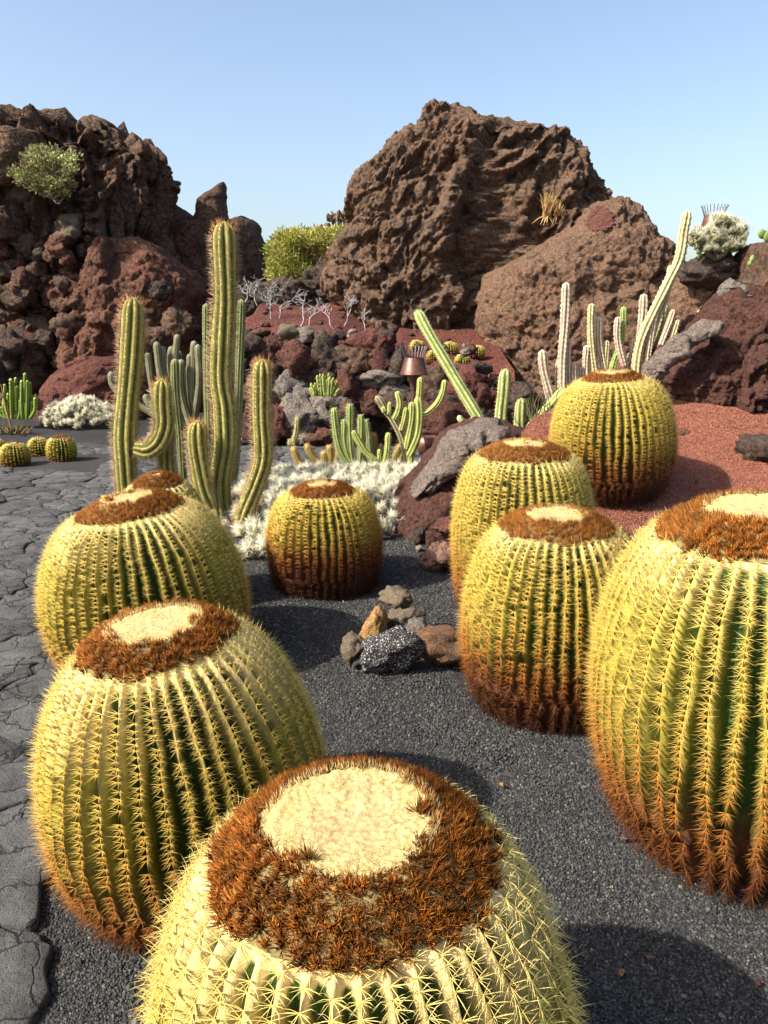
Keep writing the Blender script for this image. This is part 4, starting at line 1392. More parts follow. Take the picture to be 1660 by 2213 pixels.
barrel(BX(1330, 5.02, .85), 5.02, .47, .395, .80, .180, .095, 'plump golden barrel cactus high on the red gravel bank in front of the pale columns', ribs=48, lean=(-.07, .04), seed=19, shp=1,
       drop=.045, zm=.40, sp_len=.034, sp_space=.0195, nsp=(7, 3), age=0.16, kb=.28, bent=False, sp_r=.0012, wool_w=1.0, res=8)

# small ones on the lava paving, left
kw = dict(res=4, bent=False, nsp=(6, 2), kink=0.0, drop=.01, tuft_s=1.5)
for (px, y, R, H, Rr, Rw, lb, ag, sd) in ((32, 8.45, .158, .27, .055, .035, 'small round golden barrel cactus in front of two others left on the paving', .0, 31),
                                      (83, 9.1, .125, .235, .03, .02, 'smallest and palest of the small barrel cacti on the left paving, at the back', -.2, 32),
                                      (133, 8.75, .165, .29, .095, .02, 'small golden barrel cactus with an orange brown crown on the left paving', .0, 33),
                                      (-12, 8.9, .13, .25, .04, .03, 'small barrel cactus cut off by the left edge of the picture', .0, 34)):
    barrel(BX(px, y, .15), y, .0, R, H, Rr, Rw, lb, group='small barrel cacti on the left paving', ribs=24, seed=sd, age=ag, sp_len=.022, sp_space=.028, sp_r=.0016, **kw)
# small ones on the red terrace
for k, (px, py, r, lb) in enumerate(((902, 760, 15, 'small barrel cactus behind the comb of the rusty lamp on the red terrace'), (937, 783, 13, 'small barrel cactus half hidden by the slanting stem just right of the lamp'),
                                     (973, 767, 15, 'small barrel cactus farthest back in the middle of the red terrace slope'), (999, 801, 15, 'small barrel cactus lowest on the red terrace slope beside the dark wall stones'),
                                     (1033, 779, 14, 'small barrel cactus farthest right on the red terrace against the brown rock'))):
    Y = {0: 11.0, 1: 10.55, 2: 10.9, 3: 10.25, 4: 10.75}[k]
    z = float(terr_z(np.array(BX(px, Y, 1)), np.array(Y)))
    R = PX(r * 1.12, Y, z)
    barrel(BX(px, Y, z), Y, z - .01, R, R * 1.75, R * .3, R * .25, lb, group='small barrel cacti on the red terrace', ribs=18, seed=50 + k, age=-.1, sp_len=.02, sp_space=.03, sp_r=.0018, **kw)

# ------------------------------------------------------------------ spiny columnar cacti behind the left barrels
SPA = dict(space=.026, n=8, len=.066, r=.0013, c0=(.34, .17, .06), c1=(.74, .56, .34), out=42, tip=(.62, .30, .10))
def px_pts(pts, Y, dy=0.0):
    n = len(pts)
    return [P(a, b, Y + dy * i / max(1, n - 1)) for i, (a, b) in enumerate(pts)]
GC = ((.055, .065, .010), (.40, .37, .10))
def plant(name, loc, label, cat='cactus', group=None):
    return empty(name, loc, label, cat, group)
r_ = plant('columnar_cactus', G(480, 1085), 'tallest spiny columnar cactus rising from the left edge of the white cholla mat', group='spiny columnar cacti')
stem(r_, px_pts([(482, 1112), (476, 1040), (487, 960), (485, 880), (477, 820), (481, 740), (487, 650), (486, 560), (485, 478)], 6.1), .088, 8, cols=GC, depth=.34, spines=SPA, seed=1, foot=.8)
stem(r_, px_pts([(455, 1100), (440, 1060), (431, 1000), (427, 955), (427, 908)], 5.9), .076, 8, cols=GC, depth=.34, spines=SPA, seed=2, foot=.7)
r_ = plant('columnar_cactus', G(275, 1062), 'spiny columnar cactus with a hooked side arm, leftmost of the tall ones', group='spiny columnar cacti')
stem(r_, px_pts([(274, 1080), (272, 1010), (270, 940), (277, 860), (284, 780), (287, 710), (288, 642)], 6.5), .093, 8, cols=GC, depth=.34, spines=SPA, seed=3)
stem(r_, px_pts([(292, 968), (322, 972), (346, 952), (357, 915), (352, 868), (350, 818)], 6.45), .082, 8, cols=GC, depth=.34, spines=SPA, seed=4, foot=.75)
stem(r_, px_pts([(370, 1090), (364, 1030), (358, 975), (362, 920)], 6.7), .078, 8, cols=GC, depth=.34, spines=SPA, seed=5)
r_ = plant('columnar_cactus', G(525, 1150), 'spiny columnar cactus with orange tip in the white cholla, left of the small upright barrel', group='spiny columnar cacti')
stem(r_, px_pts([(522, 1155), (530, 1110), (556, 1040), (570, 985), (566, 900), (567, 830), (568, 776)], 5.55), .068, 8, cols=GC, depth=.34, spines=SPA, seed=6, foot=.85)
# slender dark green stems behind
SPB = dict(space=.03, n=4, len=.012, r=.0012, c0=(.3, .25, .15), c1=(.6, .55, .4), out=50)
GD = ((.05, .07, .018), (.23, .23, .09))
r_ = plant('columnar_cactus', G(460, 1040), 'slender dark green columnar cactus with almost spineless stems behind the tallest spiny one')
for k, (pts, w_) in enumerate((([(460, 1090), (452, 950), (447, 800), (446, 655)], 8.5), ([(498, 1100), (512, 950), (518, 780), (522, 646)], 9.5), ([(398, 1060), (390, 950), (380, 850), (378, 775)], 9.5),)):
    stem(r_, px_pts(pts, 7.0), PX(w_, 7, 1), 9, cols=GD, depth=.2, spines=SPB, seed=10 + k, tip_col=(.25, .24, .12), res=4)
r_ = plant('columnar_cactus', G(400, 925), 'crowded clump of blue green columns behind the hooked cactus', group=None)
for k, pts in enumerate(([(400, 930), (352, 830), (338, 738)], [(405, 930), (358, 820), (350, 748)], [(408, 930), (380, 800), (384, 722)], [(410, 930), (372, 820), (370, 748)], [(412, 930), (388, 830), (387, 757)],
                         [(415, 930), (392, 850), (392, 776)], [(415, 930), (430, 830), (428, 744)], [(420, 930), (416, 840), (420, 736)], [(418, 930), (428, 860), (434, 785)], [(400, 930), (340, 870), (318, 762)],
                         [(395, 930), (330, 880), (312, 852)], [(395, 930), (260, 850), (238, 803)], [(425, 930), (412, 850), (410, 764)], [(415, 930), (404, 850), (405, 790)])):
    stem(r_, px_pts(pts, 11.3 + .06 * (k % 5 - 2)), PX(7.6, 11.3, 1), 8, cols=((.06, .07, .028), (.24, .22, .12)), depth=.2, spines=dict(SPB, r=.0016, c0=(.4, .38, .3), c1=(.6, .58, .5)), seed=20 + k, res=3, tip_col=(.2, .22, .15))

# ------------------------------------------------------------------ white cholla mats (dense pale spine clusters)
def cholla_head(seed, n=150, L=.05, R=.022, up=.07, r=.0007):
    g = np.random.default_rng(seed)
    V, F = ICO[1]
    V = V * np.array([R, R, up * .5]) + np.array([0, 0, up * .3])
    C = np.tile(np.array([[.20, .20, .09]]), (len(V), 1))
    d = g.normal(0, 1, (n, 3))
    d[:, 2] = np.abs(d[:, 2]) * .9 + .05
    d /= np.linalg.norm(d, axis=1, keepdims=True)
    B = d * np.array([R, R, up * .5]) * .8 + np.array([0, 0, up * .3])
    B[:, 2] += g.uniform(-.3, .3, n) * up
    c0 = np.tile([.82, .76, .56], (n, 1)) * g.uniform(.8, 1.1, (n, 1))
    c1 = np.tile([.95, .91, .76], (n, 1))
    sv, sf, scol = spine_arrays(B, d, L * g.uniform(.5, 1.0, n), r, None, c0, c1)
    return np.vstack([V, sv]), np.vstack([F, sf + len(V)]), np.vstack([C, scol])
M_CHOLLA = attr_mat('cholla_spines', rough=.4, trans=.35, spec=.3)
def cholla_variants(L, R, up, r, n=150):
    out = []
    for k in range(5):
        v, f, c = cholla_head(60 + k, n, L, R, up, r)
        me = make_mesh('spiny_joint', v, f, {'col': c}, smooth=False)
        me.materials.append(M_CHOLLA)
        out.append((me, v, f, c))
    return out
def cholla_mat(label, inside, n, zf, variants, seed, name='white_cholla', solo=295, tilt=.5):
    g = np.random.default_rng(seed)
    pts = inside(g, n)
    root = empty(name, (pts[:, 0].mean(), pts[:, 1].mean(), 0), label, 'cactus')
    order = np.argsort(pts[:, 1])
    acc = Acc()
    for rank, i in enumerate(order):
        p = pts[i]
        k = int(g.integers(0, 5))
        s = g.uniform(.75, 1.2)
        nv = Vector((g.normal(0, tilt), g.normal(0, tilt) - .15, 1)).normalized()
        q = nv.to_track_quat('Z', 'Y')
        me, v, f, c = variants[k]
        if rank < solo:
            o = bpy.data.objects.new('spiny_joint', me)
            COL.objects.link(o)
            o.parent = root
            o.location = tuple(p - np.array(root.location))
            o.rotation_mode = 'QUATERNION'
            o.rotation_quaternion = q
            o.scale = (s, s, s)
        else:
            acc.add((v * s) @ np.array(q.to_matrix()).T + p, f, c)
    if acc.n:
        acc.build('spiny_joints', M_CHOLLA, root, smooth=False, kind='stuff')
    return root
def near_mat(g, n):
    out = []
    while len(out) < n:
        y = g.uniform(4.95, 7.75)
        x = g.uniform(-1.6, .9)
        q = np.array([x, y, 0.])
        xl = np.interp(y, [4.95, 5.4, 6.2, 7.2, 7.75], [-.98, -1.05, -1.35, -1.45, -1.2])
        xr = np.interp(y, [4.95, 5.2, 5.5, 6.2, 6.9, 7.75], [-.75, -.45, .02, .28, .55, .62])
        if not (xl < x < xr): continue
        e = min(x - xl, xr - x, (y - 4.9), 7.8 - y)
        h = .19 * min(1, e / .35) ** .5 + .06 * float(vnoise(np.array([[x * 2.2, y * 2.2, 0]]), 4)[0])
        out.append((x, y, h * g.uniform(.72, 1.0) if g.uniform() < .75 else h * g.uniform(.1, .7)))
    return np.array(out)
cholla_mat('broad mat of glaring white spined cholla behind the small upright barrel', near_mat, 1200, None, cholla_variants(.060, .020, .085, .0017, 72), 5)
def far_mat(g, n):
    out = []
    c = G(160, 926)
    while len(out) < n:
        u, v = g.uniform(-1, 1, 2)
        if u * u + v * v > 1: continue
        h = math.sqrt(max(0, 1 - u * u - v * v)) * .42 * (1 - .25 * abs(u))
        out.append((c[0] + u * .62, c[1] + .3 + v * .5, h * (g.uniform(.8, 1.0) if g.uniform() < .7 else g.uniform(.1, .8))))
    return np.array(out)
cholla_mat('rounded clump of white spined cholla in front of the dusky red boulder', far_mat, 420, None, cholla_variants(.055, .03, .09, .0026, 75), 6)
# the one standing on the skyline boulder
def sky_mat(g, n):
    out = []
    while len(out) < n:
        px, py = g.uniform(1488, 1612), g.uniform(468, 545)
        u, v = (px - 1550) / 62, (py - 512) / 42
        if u * u + v * v > 1 or (px < 1545 and py < 502) or (v > .35 and abs(u) < .25 and g.uniform() < .5): continue
        q = P(px, py, 10.0 + g.uniform(-.3, .3))
        out.append(q)
    return np.array(out)
VAR3 = cholla_variants(.045, .028, .11, .0016, 60)
rt = cholla_mat('greyish white cholla bush with knotted arms on the skyline boulder in front of a lamp', sky_mat, 290, None, VAR3, 7, name='cholla_bush', tilt=.9)
a = Acc()
base = P(1548, 560, 10.0)
g = np.random.default_rng(4)
for k in range(13):
    e = P(g.uniform(1505, 1595), g.uniform(490, 530), 10 + g.uniform(-.25, .25))
    mid = base * .5 + e * .5 + np.array([0, 0, -.05])
    v, f = tube_arrays(smooth_path([base, mid, e], 8)[0], np.linspace(.03, .022, 8), 6)
    a.add(v, f, (.17, .15, .10))
a.build('branches', M_BARK, rt)

# ------------------------------------------------------------------ pale columns behind the plump barrel
SPC = dict(space=.035, n=4, len=.014, r=.0013, c0=(.35, .25, .15), c1=(.75, .65, .5), out=50)
GP = ((.16, .15, .05), (.62, .53, .30))
GP2 = ((.20, .13, .08), (.60, .50, .36))
r_ = plant('columnar_cactus', P(1300, 880, 7.6), 'large clump of pale cream columns with one long bent stem reaching above the skyline')
for k, (pts, w_, c_) in enumerate((([(1370, 850), (1385, 740), (1440, 620), (1468, 560), (1478, 500), (1486, 455)], 12, GP), ([(1375, 850), (1410, 720), (1440, 640), (1450, 572)], 8, GP),
        ([(1355, 850), (1378, 760), (1388, 690), (1392, 634)], 11, GP2), ([(1385, 860), (1400, 780), (1425, 715), (1438, 652)], 11, GP), ([(1415, 820), (1440, 770), (1455, 725), (1466, 690)], 8, GP),
        ([(1292, 850), (1282, 780), (1277, 710), (1279, 655)], 9, GP), ([(1318, 860), (1305, 790), (1296, 740), (1295, 684)], 9, GP2), ([(1298, 860), (1284, 790), (1281, 720)], 9, GP2),
        ([(1350, 790), (1338, 750), (1334, 720), (1336, 684)], 9, GP2), ([(1310, 860), (1325, 790), (1344, 730), (1348, 662)], 8, ((.10, .17, .03), (.33, .42, .12))),
        ([(1345, 850), (1355, 800), (1366, 766), (1370, 732)], 8, GP2), ([(1330, 860), (1350, 830), (1362, 790), (1364, 760)], 9, GP), ([(1400, 850), (1420, 770), (1446, 700), (1456, 668)], 8, GP2), ([(1268, 850), (1266, 790), (1268, 745)], 8, GP2),
        ([(1305, 860), (1308, 800), (1312, 735)], 7.5, GP), ([(1325, 860), (1330, 800), (1322, 752)], 7.5, GP2), ([(1390, 860), (1402, 760), (1412, 700), (1418, 672)], 8, GP2), ([(1425, 830), (1455, 780), (1478, 745)], 7, GP))):
    stem(r_, px_pts(pts, 7.6 + .05 * (k % 4)), PX(w_ * .9, 7.6, 1.4), 6, cols=c_, depth=.34, spines=SPC, seed=60 + k, res=6, band=.12)
r_ = plant('columnar_cactus', P(1225, 900, 7.2), 'pale straight columns left of the plump barrel on the bank')
for k, (pts, w_, c_) in enumerate((([(1216, 880), (1216, 780), (1221, 700), (1224, 610)], 10, GP2), ([(1228, 890), (1226, 830), (1224, 780), (1227, 730)], 10, GP2), ([(1212, 880), (1207, 830), (1209, 775)], 8, GP2),
        ([(1206, 930), (1190, 860), (1176, 800), (1172, 755)], 10, GP2), ([(1245, 880), (1242, 830), (1241, 782)], 8, GP2), ([(1262, 860), (1258, 825), (1258, 792)], 7, GP2))):
    stem(r_, px_pts(pts, 7.0 + .05 * (k % 3)), PX(w_, 7.1, 1.2), 6, cols=c_, depth=.34, spines=SPC, seed=80 + k, res=6, band=.12)
r_ = plant('columnar_cactus', P(1510, 730, 8), 'pair of short pale columns behind the crest of the maroon ledge')
for k, pts in enumerate(([(1500, 735), (1508, 700), (1516, 668)], [(1515, 735), (1524, 700), (1533, 664)])):
    stem(r_, px_pts(pts, 7.9), PX(7.5, 8, 1.4), 6, cols=GP, depth=.34, spines=SPC, seed=95 + k, res=5)
GK = ((.10, .14, .03), (.42, .42, .17))
SPK = dict(space=.03, n=6, len=.022, r=.0012, c0=(.35, .2, .1), c1=(.7, .55, .35), out=45)
r_ = plant('columnar_cactus', P(1085, 945, 6.7), 'wavy green column left of two, rising behind the grey capped ridge')
stem(r_, px_pts([(1083, 960), (1082, 900), (1088, 850), (1094, 796)], 6.7), PX(14, 6.7, 1), 6, cols=GK, spines=SPK, seed=101, wavy=.06)
r_ = plant('columnar_cactus', P(1122, 945, 6.6), 'shorter green column right of two, rising behind the grey capped ridge')
stem(r_, px_pts([(1122, 955), (1123, 910), (1128, 860)], 6.6), PX(13.5, 6.6, 1), 6, cols=GK, spines=SPK, seed=102, wavy=.04)
r_ = plant('slanting_cactus', P(1050, 930, 7.2), 'long straight green cactus stem slanting left across the brown rock')
stem(r_, px_pts([(1052, 935), (1020, 880), (985, 820), (950, 760), (922, 712), (900, 670)], 7.2, .3), PX(12.5, 7.2, 1.2), 6, cols=((.10, .16, .03), (.50, .52, .20)), spines=dict(SPC, n=5, len=.018), seed=103, tip_col=(.2, .3, .1))
r_ = plant('curled_cactus', P(1010, 905, 7.6), 'small curled pale green cactus arm lying by the foot of the slanting stem')
stem(r_, px_pts([(1022, 905), (1015, 914), (1000, 912), (990, 898)], 7.5), PX(6.5, 7.5, 1), 6, cols=((.2, .28, .08), (.6, .62, .35)), spines=SPC, seed=104, res=5)
r_ = plant('fallen_cactus', P(1140, 935, 6.9), 'green cactus stem lying slantwise behind the left of the plump barrel')
stem(r_, px_pts([(1135, 940), (1165, 905), (1195, 872), (1222, 838)], 6.75), PX(12, 6.8, .9), 5, cols=((.14, .18, .04), (.42, .48, .14)), spines=SPC, seed=105)
a = Acc()
g = np.random.default_rng(14)
root = plant('wiry_plant', P(1160, 930, 6.5), 'tangle of thin dark green wiry twigs beside the fallen stem', 'plant')
for k in range(46):
    b0 = P(g.uniform(1135, 1195), g.uniform(915, 945), 6.5 + g.uniform(-.15, .15))
    e = b0 + np.array([g.normal(0, .09), g.normal(0, .08), g.uniform(.08, .36)])
    v, f = tube_arrays(smooth_path([b0, (b0 + e) / 2 + g.normal(0, .035, 3), e], 7)[0], np.linspace(.005, .002, 7), 4)
    a.add(v, f, [(.08, .11, .03), (.2, .2, .1), (.12, .09, .05)][k % 3])
a.build('twigs', M_LEAF, root, kind='stuff')

# ------------------------------------------------------------------ middle group in front of the lamp
SPY = dict(space=.03, n=4, len=.014, r=.0012, c0=(.5, .45, .2), c1=(.8, .78, .5), out=45)
GM = ((.07, .11, .012), (.50, .50, .16))
r_ = plant('candelabra_cactus', G(885, 1022), 'branching candelabra cactus with grey brown trunk in front of the rusty lamp')
Yb = 7.9
tr = stem(r_, px_pts([(884, 1030), (878, 985), (866, 940), (848, 905), (832, 885), (822, 868), (812, 856)], Yb), PX(8.5, Yb, .5), 6, cols=((.10, .08, .04), (.36, .30, .16)), spines=SPY, name='trunk', seed=110)
for k, (pts, w_) in enumerate((([(832, 890), (829, 885), (830, 878)], 5), ([(840, 895), (842, 880), (843, 868)], 5), ([(852, 905), (860, 890), (864, 870), (858, 845)], 7), ([(866, 930), (872, 912), (875, 895), (877, 879)], 6.5),
        ([(878, 970), (884, 940), (889, 905), (890, 868)], 7.5), ([(884, 985), (896, 958), (904, 930), (906, 890), (903, 856)], 9.5), ([(904, 880), (906, 850), (909, 815)], 6.5),
        ([(906, 895), (925, 890), (945, 872), (957, 848), (962, 820)], 6.5), ([(889, 1020), (888, 1000), (888, 976)], 7))):
    stem(r_, px_pts(pts, Yb - .04), PX(w_, Yb, .6), 6, cols=GM, spines=SPY, name='arm', seed=120 + k, res=5, tip_col=(.4, .4, .12), foot=.9)
r_ = plant('spiny_cactus_clump', G(755, 1012), 'clump of upright green ribbed spiny stems left of the candelabra cactus')
SPG = dict(space=.03, n=6, len=.035, r=.0012, c0=(.4, .35, .2), c1=(.75, .7, .5), out=45)
for k, (pts, w_) in enumerate((([(762, 1010), (740, 985), (728, 945), (722, 880)], 8), ([(762, 1010), (757, 950), (756, 872)], 8), ([(762, 1005), (746, 960), (743, 905)], 8), ([(778, 1005), (780, 960), (779, 895)], 7.5),
        ([(800, 1000), (798, 960), (791, 905)], 6), ([(798, 985), (796, 960), (796, 938)], 6))):
    stem(r_, px_pts(pts, 8.1), PX(w_, 8.1, .4), 7, cols=((.07, .12, .02), (.36, .40, .12)), spines=SPG, seed=140 + k, res=5)
r_ = plant('leaning_cactus', G(835, 1010), 'green ribbed stem leaning down left with short upright shoots, between clump and candelabra')
for k, (pts, w_) in enumerate((([(834, 1012), (810, 995), (785, 970), (762, 930)], 7), ([(828, 1005), (836, 980), (840, 934)], 6.5), ([(820, 1000), (820, 985), (820, 970)], 5), ([(836, 1012), (835, 1005), (834, 994)], 6))):
    stem(r_, px_pts(pts, 7.8), PX(w_, 7.8, .3), 6, cols=GM, spines=SPY, seed=150 + k, res=5)
SPF = dict(space=.016, n=9, len=.03, r=.0012, c0=(.45, .28, .08), c1=(.80, .58, .24), out=50)
for nm, lb, sts in (('golden_spined_cactus', 'golden haired cactus with two curved stems at the far edge of the white cholla mat', ([(672, 1014), (655, 1006), (642, 990), (634, 966)], [(698, 1004), (684, 994), (672, 980), (662, 960)])),
                    ('golden_spined_cactus', 'cluster of golden haired short stems behind the middle of the white cholla mat', ([(715, 1008), (714, 985), (712, 962)], [(722, 1008), (728, 990), (732, 972)], [(704, 1008), (702, 990), (698, 975)])),
                    ('golden_spined_cactus', 'golden haired stems half hidden behind the leaning green cactus', ([(812, 1000), (808, 965), (808, 936)], [(848, 1005), (855, 985), (866, 960)], [(852, 1008), (862, 995), (872, 975)], [(788, 1000), (786, 975)], [(824, 1000), (822, 960)]))):
    r_ = plant(nm, px_pts([(sts[0][0])], 8.25)[0] * np.array([1, 1, 0]), lb, group='golden haired cacti')
    for k, pts in enumerate(sts):
        stem(r_, px_pts(pts, 8.2), PX(6.5, 8.2, .2), 9, cols=((.16, .14, .04), (.4, .32, .1)), depth=.12, spines=SPF, seed=160 + k, res=3, tip_col=(.6, .35, .1))
r_ = plant('spiny_cactus_clump', G(632, 950), 'small yellow green cactus with one taller stem at the foot of the boulder wall')
for k, pts in enumerate(([(632, 962), (640, 935), (644, 900)], [(628, 962), (626, 948)], [(634, 962), (636, 940)])):
    stem(r_, px_pts(pts, 9.5), PX(5.5, 9.5, .3), 6, cols=((.13, .13, .03), (.42, .36, .14)), spines=dict(SPG, len=.02), seed=170 + k, res=4)
r_ = plant('spiny_cactus_clump', G(522, 950), 'tiny tan cactus column at the foot of the wall behind the orange tipped column')
stem(r_, px_pts([(522, 952), (523, 935), (522, 915)], 10), PX(4.5, 10, .3), 6, cols=((.2, .14, .04), (.42, .32, .14)), spines=SPG, seed=175, res=4)
# low euphorbia on a ledge of the wall
def clump(name, label, px0, py0, Y, n, w_, h_, wid, cols, seed, ribs=5, spread=.8):
    g = np.random.default_rng(seed)
    root = plant(name, P(px0, py0, Y), label, 'succulent')
    for k in range(n):
        u = g.uniform(-1, 1)
        tx = px0 + u * w_
        ty = py0 - h_ * (1 - .55 * u * u) * g.uniform(.35, 1.05)
        yy = Y + g.uniform(-.12, .12)
        stem(root, [P(px0 + u * w_ * .7 + g.normal(0, 3), py0, yy), P(px0 + u * w_ * spread, py0 * .6 + ty * .4, yy), P(tx, ty, yy)], PX(wid, Y, 1), ribs, cols=cols, depth=.3, seed=seed + k, res=3, tip_col=(.5, .48, .12),
             spines=dict(space=.05, n=3, len=.02, r=.0025, c0=(.3, .35, .05), c1=(.5, .5, .12), out=50))
    return root
clump('succulent_clump', 'low bushy yellow green succulent growing on a ledge of the boulder wall', 702, 856, 9.5, 64, 34, 50, 2.3, ((.10, .14, .03), (.36, .40, .12)), 200)
clump('candelabra_plant', 'bright green candelabra plant with yellow tips at the left edge', 42, 905, 11.6, 26, 42, 105, 3.7, ((.04, .08, .015), (.24, .32, .05)), 240, ribs=4, spread=.98)
a = Acc()
g = np.random.default_rng(3)
c = G(25, 938)
root = plant('agave', c, 'small reddish green rosette plant with a leaning dry stalk in front of the candelabra plant', 'succulent')
for k in range(60):
    th, el = g.uniform(0, 6.28), g.uniform(.1, 1.2)
    d = np.array([math.cos(th) * math.cos(el), math.sin(th) * math.cos(el), math.sin(el)])
    b0 = c + np.array([g.normal(0, .13), g.normal(0, .05), 0.01])
    v, f = tube_arrays([b0, b0 + d * .08, b0 + d * .17 + np.array([0, 0, .01])], [.012, .009, .001], 4)
    a.add(v, f, [(.22, .2, .07), (.3, .12, .06), (.16, .2, .06)][k % 3])
a.build('leaf_rosette', M_LEAF, root)
v, f = tube_arrays(smooth_path([c + [0.02, 0, 0], P(14, 885, c[1]), P(2, 830, c[1])], 10)[0], np.linspace(.016, .008, 10), 6)
mk('flower_stalk', v, f, M_BARK, root, {'col': np.tile([.25, .11, .06], (len(v), 1))})

# ------------------------------------------------------------------ shrubs
def leafy(name, label, blobs, Y, n, leaf, cols, seed, trunk_px, cat='shrub', spike=False, depth=.5):
    g = np.random.default_rng(seed)
    root = plant(name, P(*trunk_px, Y), label, cat)
    a, b = Acc(), Acc()
    wts = np.array([bl[2] * bl[3] for bl in blobs], float)
    wts /= wts.sum()
    t0 = P(*trunk_px, Y)
    cents = []
    nt2 = n // 9
    for k in range(nt2):
        bl = blobs[int(g.choice(len(blobs), p=wts))]
        while True:
            q = g.uniform(-1, 1, 3)
            if q @ q < 1: break
        q = q / (np.linalg.norm(q) + 1e-6) * (np.linalg.norm(q) ** .45)
        px, py = bl[0] + q[0] * bl[2], bl[1] + q[2] * -bl[3]
        c = P(px, py, Y + q[1] * depth)
        cents.append(c)
        out = np.array([q[0], q[1] - .1, q[2] + .7])
        out /= np.linalg.norm(out)
        tone = np.array(cols[int(g.integers(0, len(cols)))]) * g.uniform(.75, 1.2)
        m = 9
        D = out + g.normal(0, .55, (m, 3))
        D /= np.linalg.norm(D, axis=1, keepdims=True)
        S1 = np.cross(D, g.normal(0, 1, (m, 3)))
        S1 /= np.linalg.norm(S1, axis=1, keepdims=True)
        B = c + g.normal(0, leaf * .5, (m, 3))
        L = leaf * g.uniform(.7, 1.3, (m, 1))
        wd = L * (.16 if spike else .30)
        nn = np.cross(D, S1)
        Vv = np.stack([B, B + D * L * .5 + S1 * wd + nn * L * .06, B + D * L, B + D * L * .5 - S1 * wd + nn * L * .06], 1).reshape(-1, 3)
        kk = np.arange(m)[:, None] * 4
        Ff = kk + np.array([0, 1, 2, 3])
        a.add(Vv, Ff, tone)
    for k in range(min(40, len(cents))):
        e = cents[int(g.integers(0, len(cents)))]
        mid = (t0 + e) / 2 + g.normal(0, .06, 3)
        v, f = tube_arrays(smooth_path([t0, mid, e], 9)[0], np.linspace(.018, .005, 9), 5)
        b.add(v, f, (.22, .17, .12))
    a.build('foliage', M_LEAF, root, smooth=False, kind='stuff')
    b.build('branches', M_BARK, root)
    return root
leafy('green_shrub', 'dense bright yellow green shrub between the shaded crag and the big crag',
      [(620, 548, 44, 42), (650, 590, 42, 32), (610, 590, 34, 26), (690, 520, 52, 22), (735, 512, 28, 18), (640, 520, 50, 20), (712, 540, 26, 20)], 15.4, 17000, .075,
      [(.30, .34, .05), (.46, .46, .10), (.18, .22, .04), (.58, .54, .18), (.36, .28, .10)], 5, (650, 640), spike=True)
leafy('grey_green_bush', 'loose grey green bush growing from a cleft high on the left cliff',
      [(85, 345, 34, 24), (55, 378, 28, 20), (140, 365, 22, 22), (130, 400, 30, 22), (95, 390, 40, 26), (112, 335, 18, 12), (150, 345, 14, 12)], 13.6, 5200, .062,
      [(.28, .30, .11), (.40, .40, .16), (.20, .20, .08), (.16, .12, .07)], 6, (115, 430))

def bare(name, label, starts, Y, scale, seed, up=.75, levels=5, col=(.36, .34, .33), rad=.022):
    g = np.random.default_rng(seed)
    root = plant(name, starts[0] if len(np.shape(starts[0])) else starts, label, 'shrub')
    a = Acc()
    def grow(p, d, L, r, lv):
        d = d / np.linalg.norm(d)
        e = p + d * L
        pts = smooth_path([p, (p + e) / 2 + g.normal(0, L * .10, 3), e], 6)[0]
        v, f = tube_arrays(pts, np.linspace(r, r * .72, 6), 5)
        a.add(v, f, np.array(col) * g.uniform(.8, 1.2))
        if lv == 0: return
        for k in range(2 if g.uniform() < .6 else 3):
            nd = d + g.normal(0, .62, 3)
            nd[2] = abs(nd[2]) * .8 + .12 if g.uniform() < .85 else nd[2]
            grow(e, nd, L * g.uniform(.62, .88), r * .7, lv - 1)
    for st in starts:
        grow(np.array(st), np.array([g.normal(0, .25), 0, 1.0]), scale, rad, levels)
    a.build('bare_branches', M_BARK, root)
    return root
bare('bare_shrub', 'leafless whitish shrub with twisted branches on the red terrace under the green shrub', [P(592, 702, 12.0), P(600, 702, 12.0)], 12, .20, 5, levels=6, rad=.010)
bare('bare_shrub', 'tangled small leafless grey shrub right of the bigger whitish one', [P(650, 705, 11.6), P(664, 712, 11.6)], 12, .15, 6, levels=5, rad=.009)
bare('bare_shrub', 'open leafless shrub with pale antler like twigs in the middle of the red terrace', [P(722, 712, 11.2), P(744, 705, 11.2)], 12, .15, 8, levels=4, rad=.010)
bare('bare_shrub', 'tiny leafless twig plant beside the foot of the big crag', [P(790, 715, 11.2)], 12, .12, 9, levels=3, rad=.008)
bare('bare_shrub', 'leafless pale twigs in the shade between the tallest column and the whitish shrub', [P(556, 660, 13.2), P(528, 655, 13.4)], 12, .16, 10, levels=4, rad=.010)

# dry grass tuft on the big crag
a = Acc()
g = np.random.default_rng(2)
gq = hit(BV_BIG, 1185, 466, 12.4)
Yg = float(gq[1]) - .16
root = plant('dry_grass_tuft', gq, 'tuft of straw yellow dry grass growing on the face of the big crag', 'grass')
for k in range(90):
    sm = k % 3 == 0
    b0 = P((1182 if not sm else 1203) + g.normal(0, 3.5), 466, Yg + g.uniform(-.05, .02))
    th = g.normal(0, .36)
    L = g.uniform(.15, .36) * (.6 if sm else 1)
    e = b0 + np.array([math.sin(th) * L, -abs(g.normal(0, .10)), math.cos(th) * L * (1 if g.uniform() < .85 else -.5)])
    v, f = tube_arrays([b0, (b0 + e) / 2 + [0, 0, .02], e], [.010, .008, .002], 4)
    a.add(v, f, np.array([.62, .42, .18]) * g.uniform(.7, 1.2))
a.build('dry_blades', M_LEAF, root, kind='stuff')
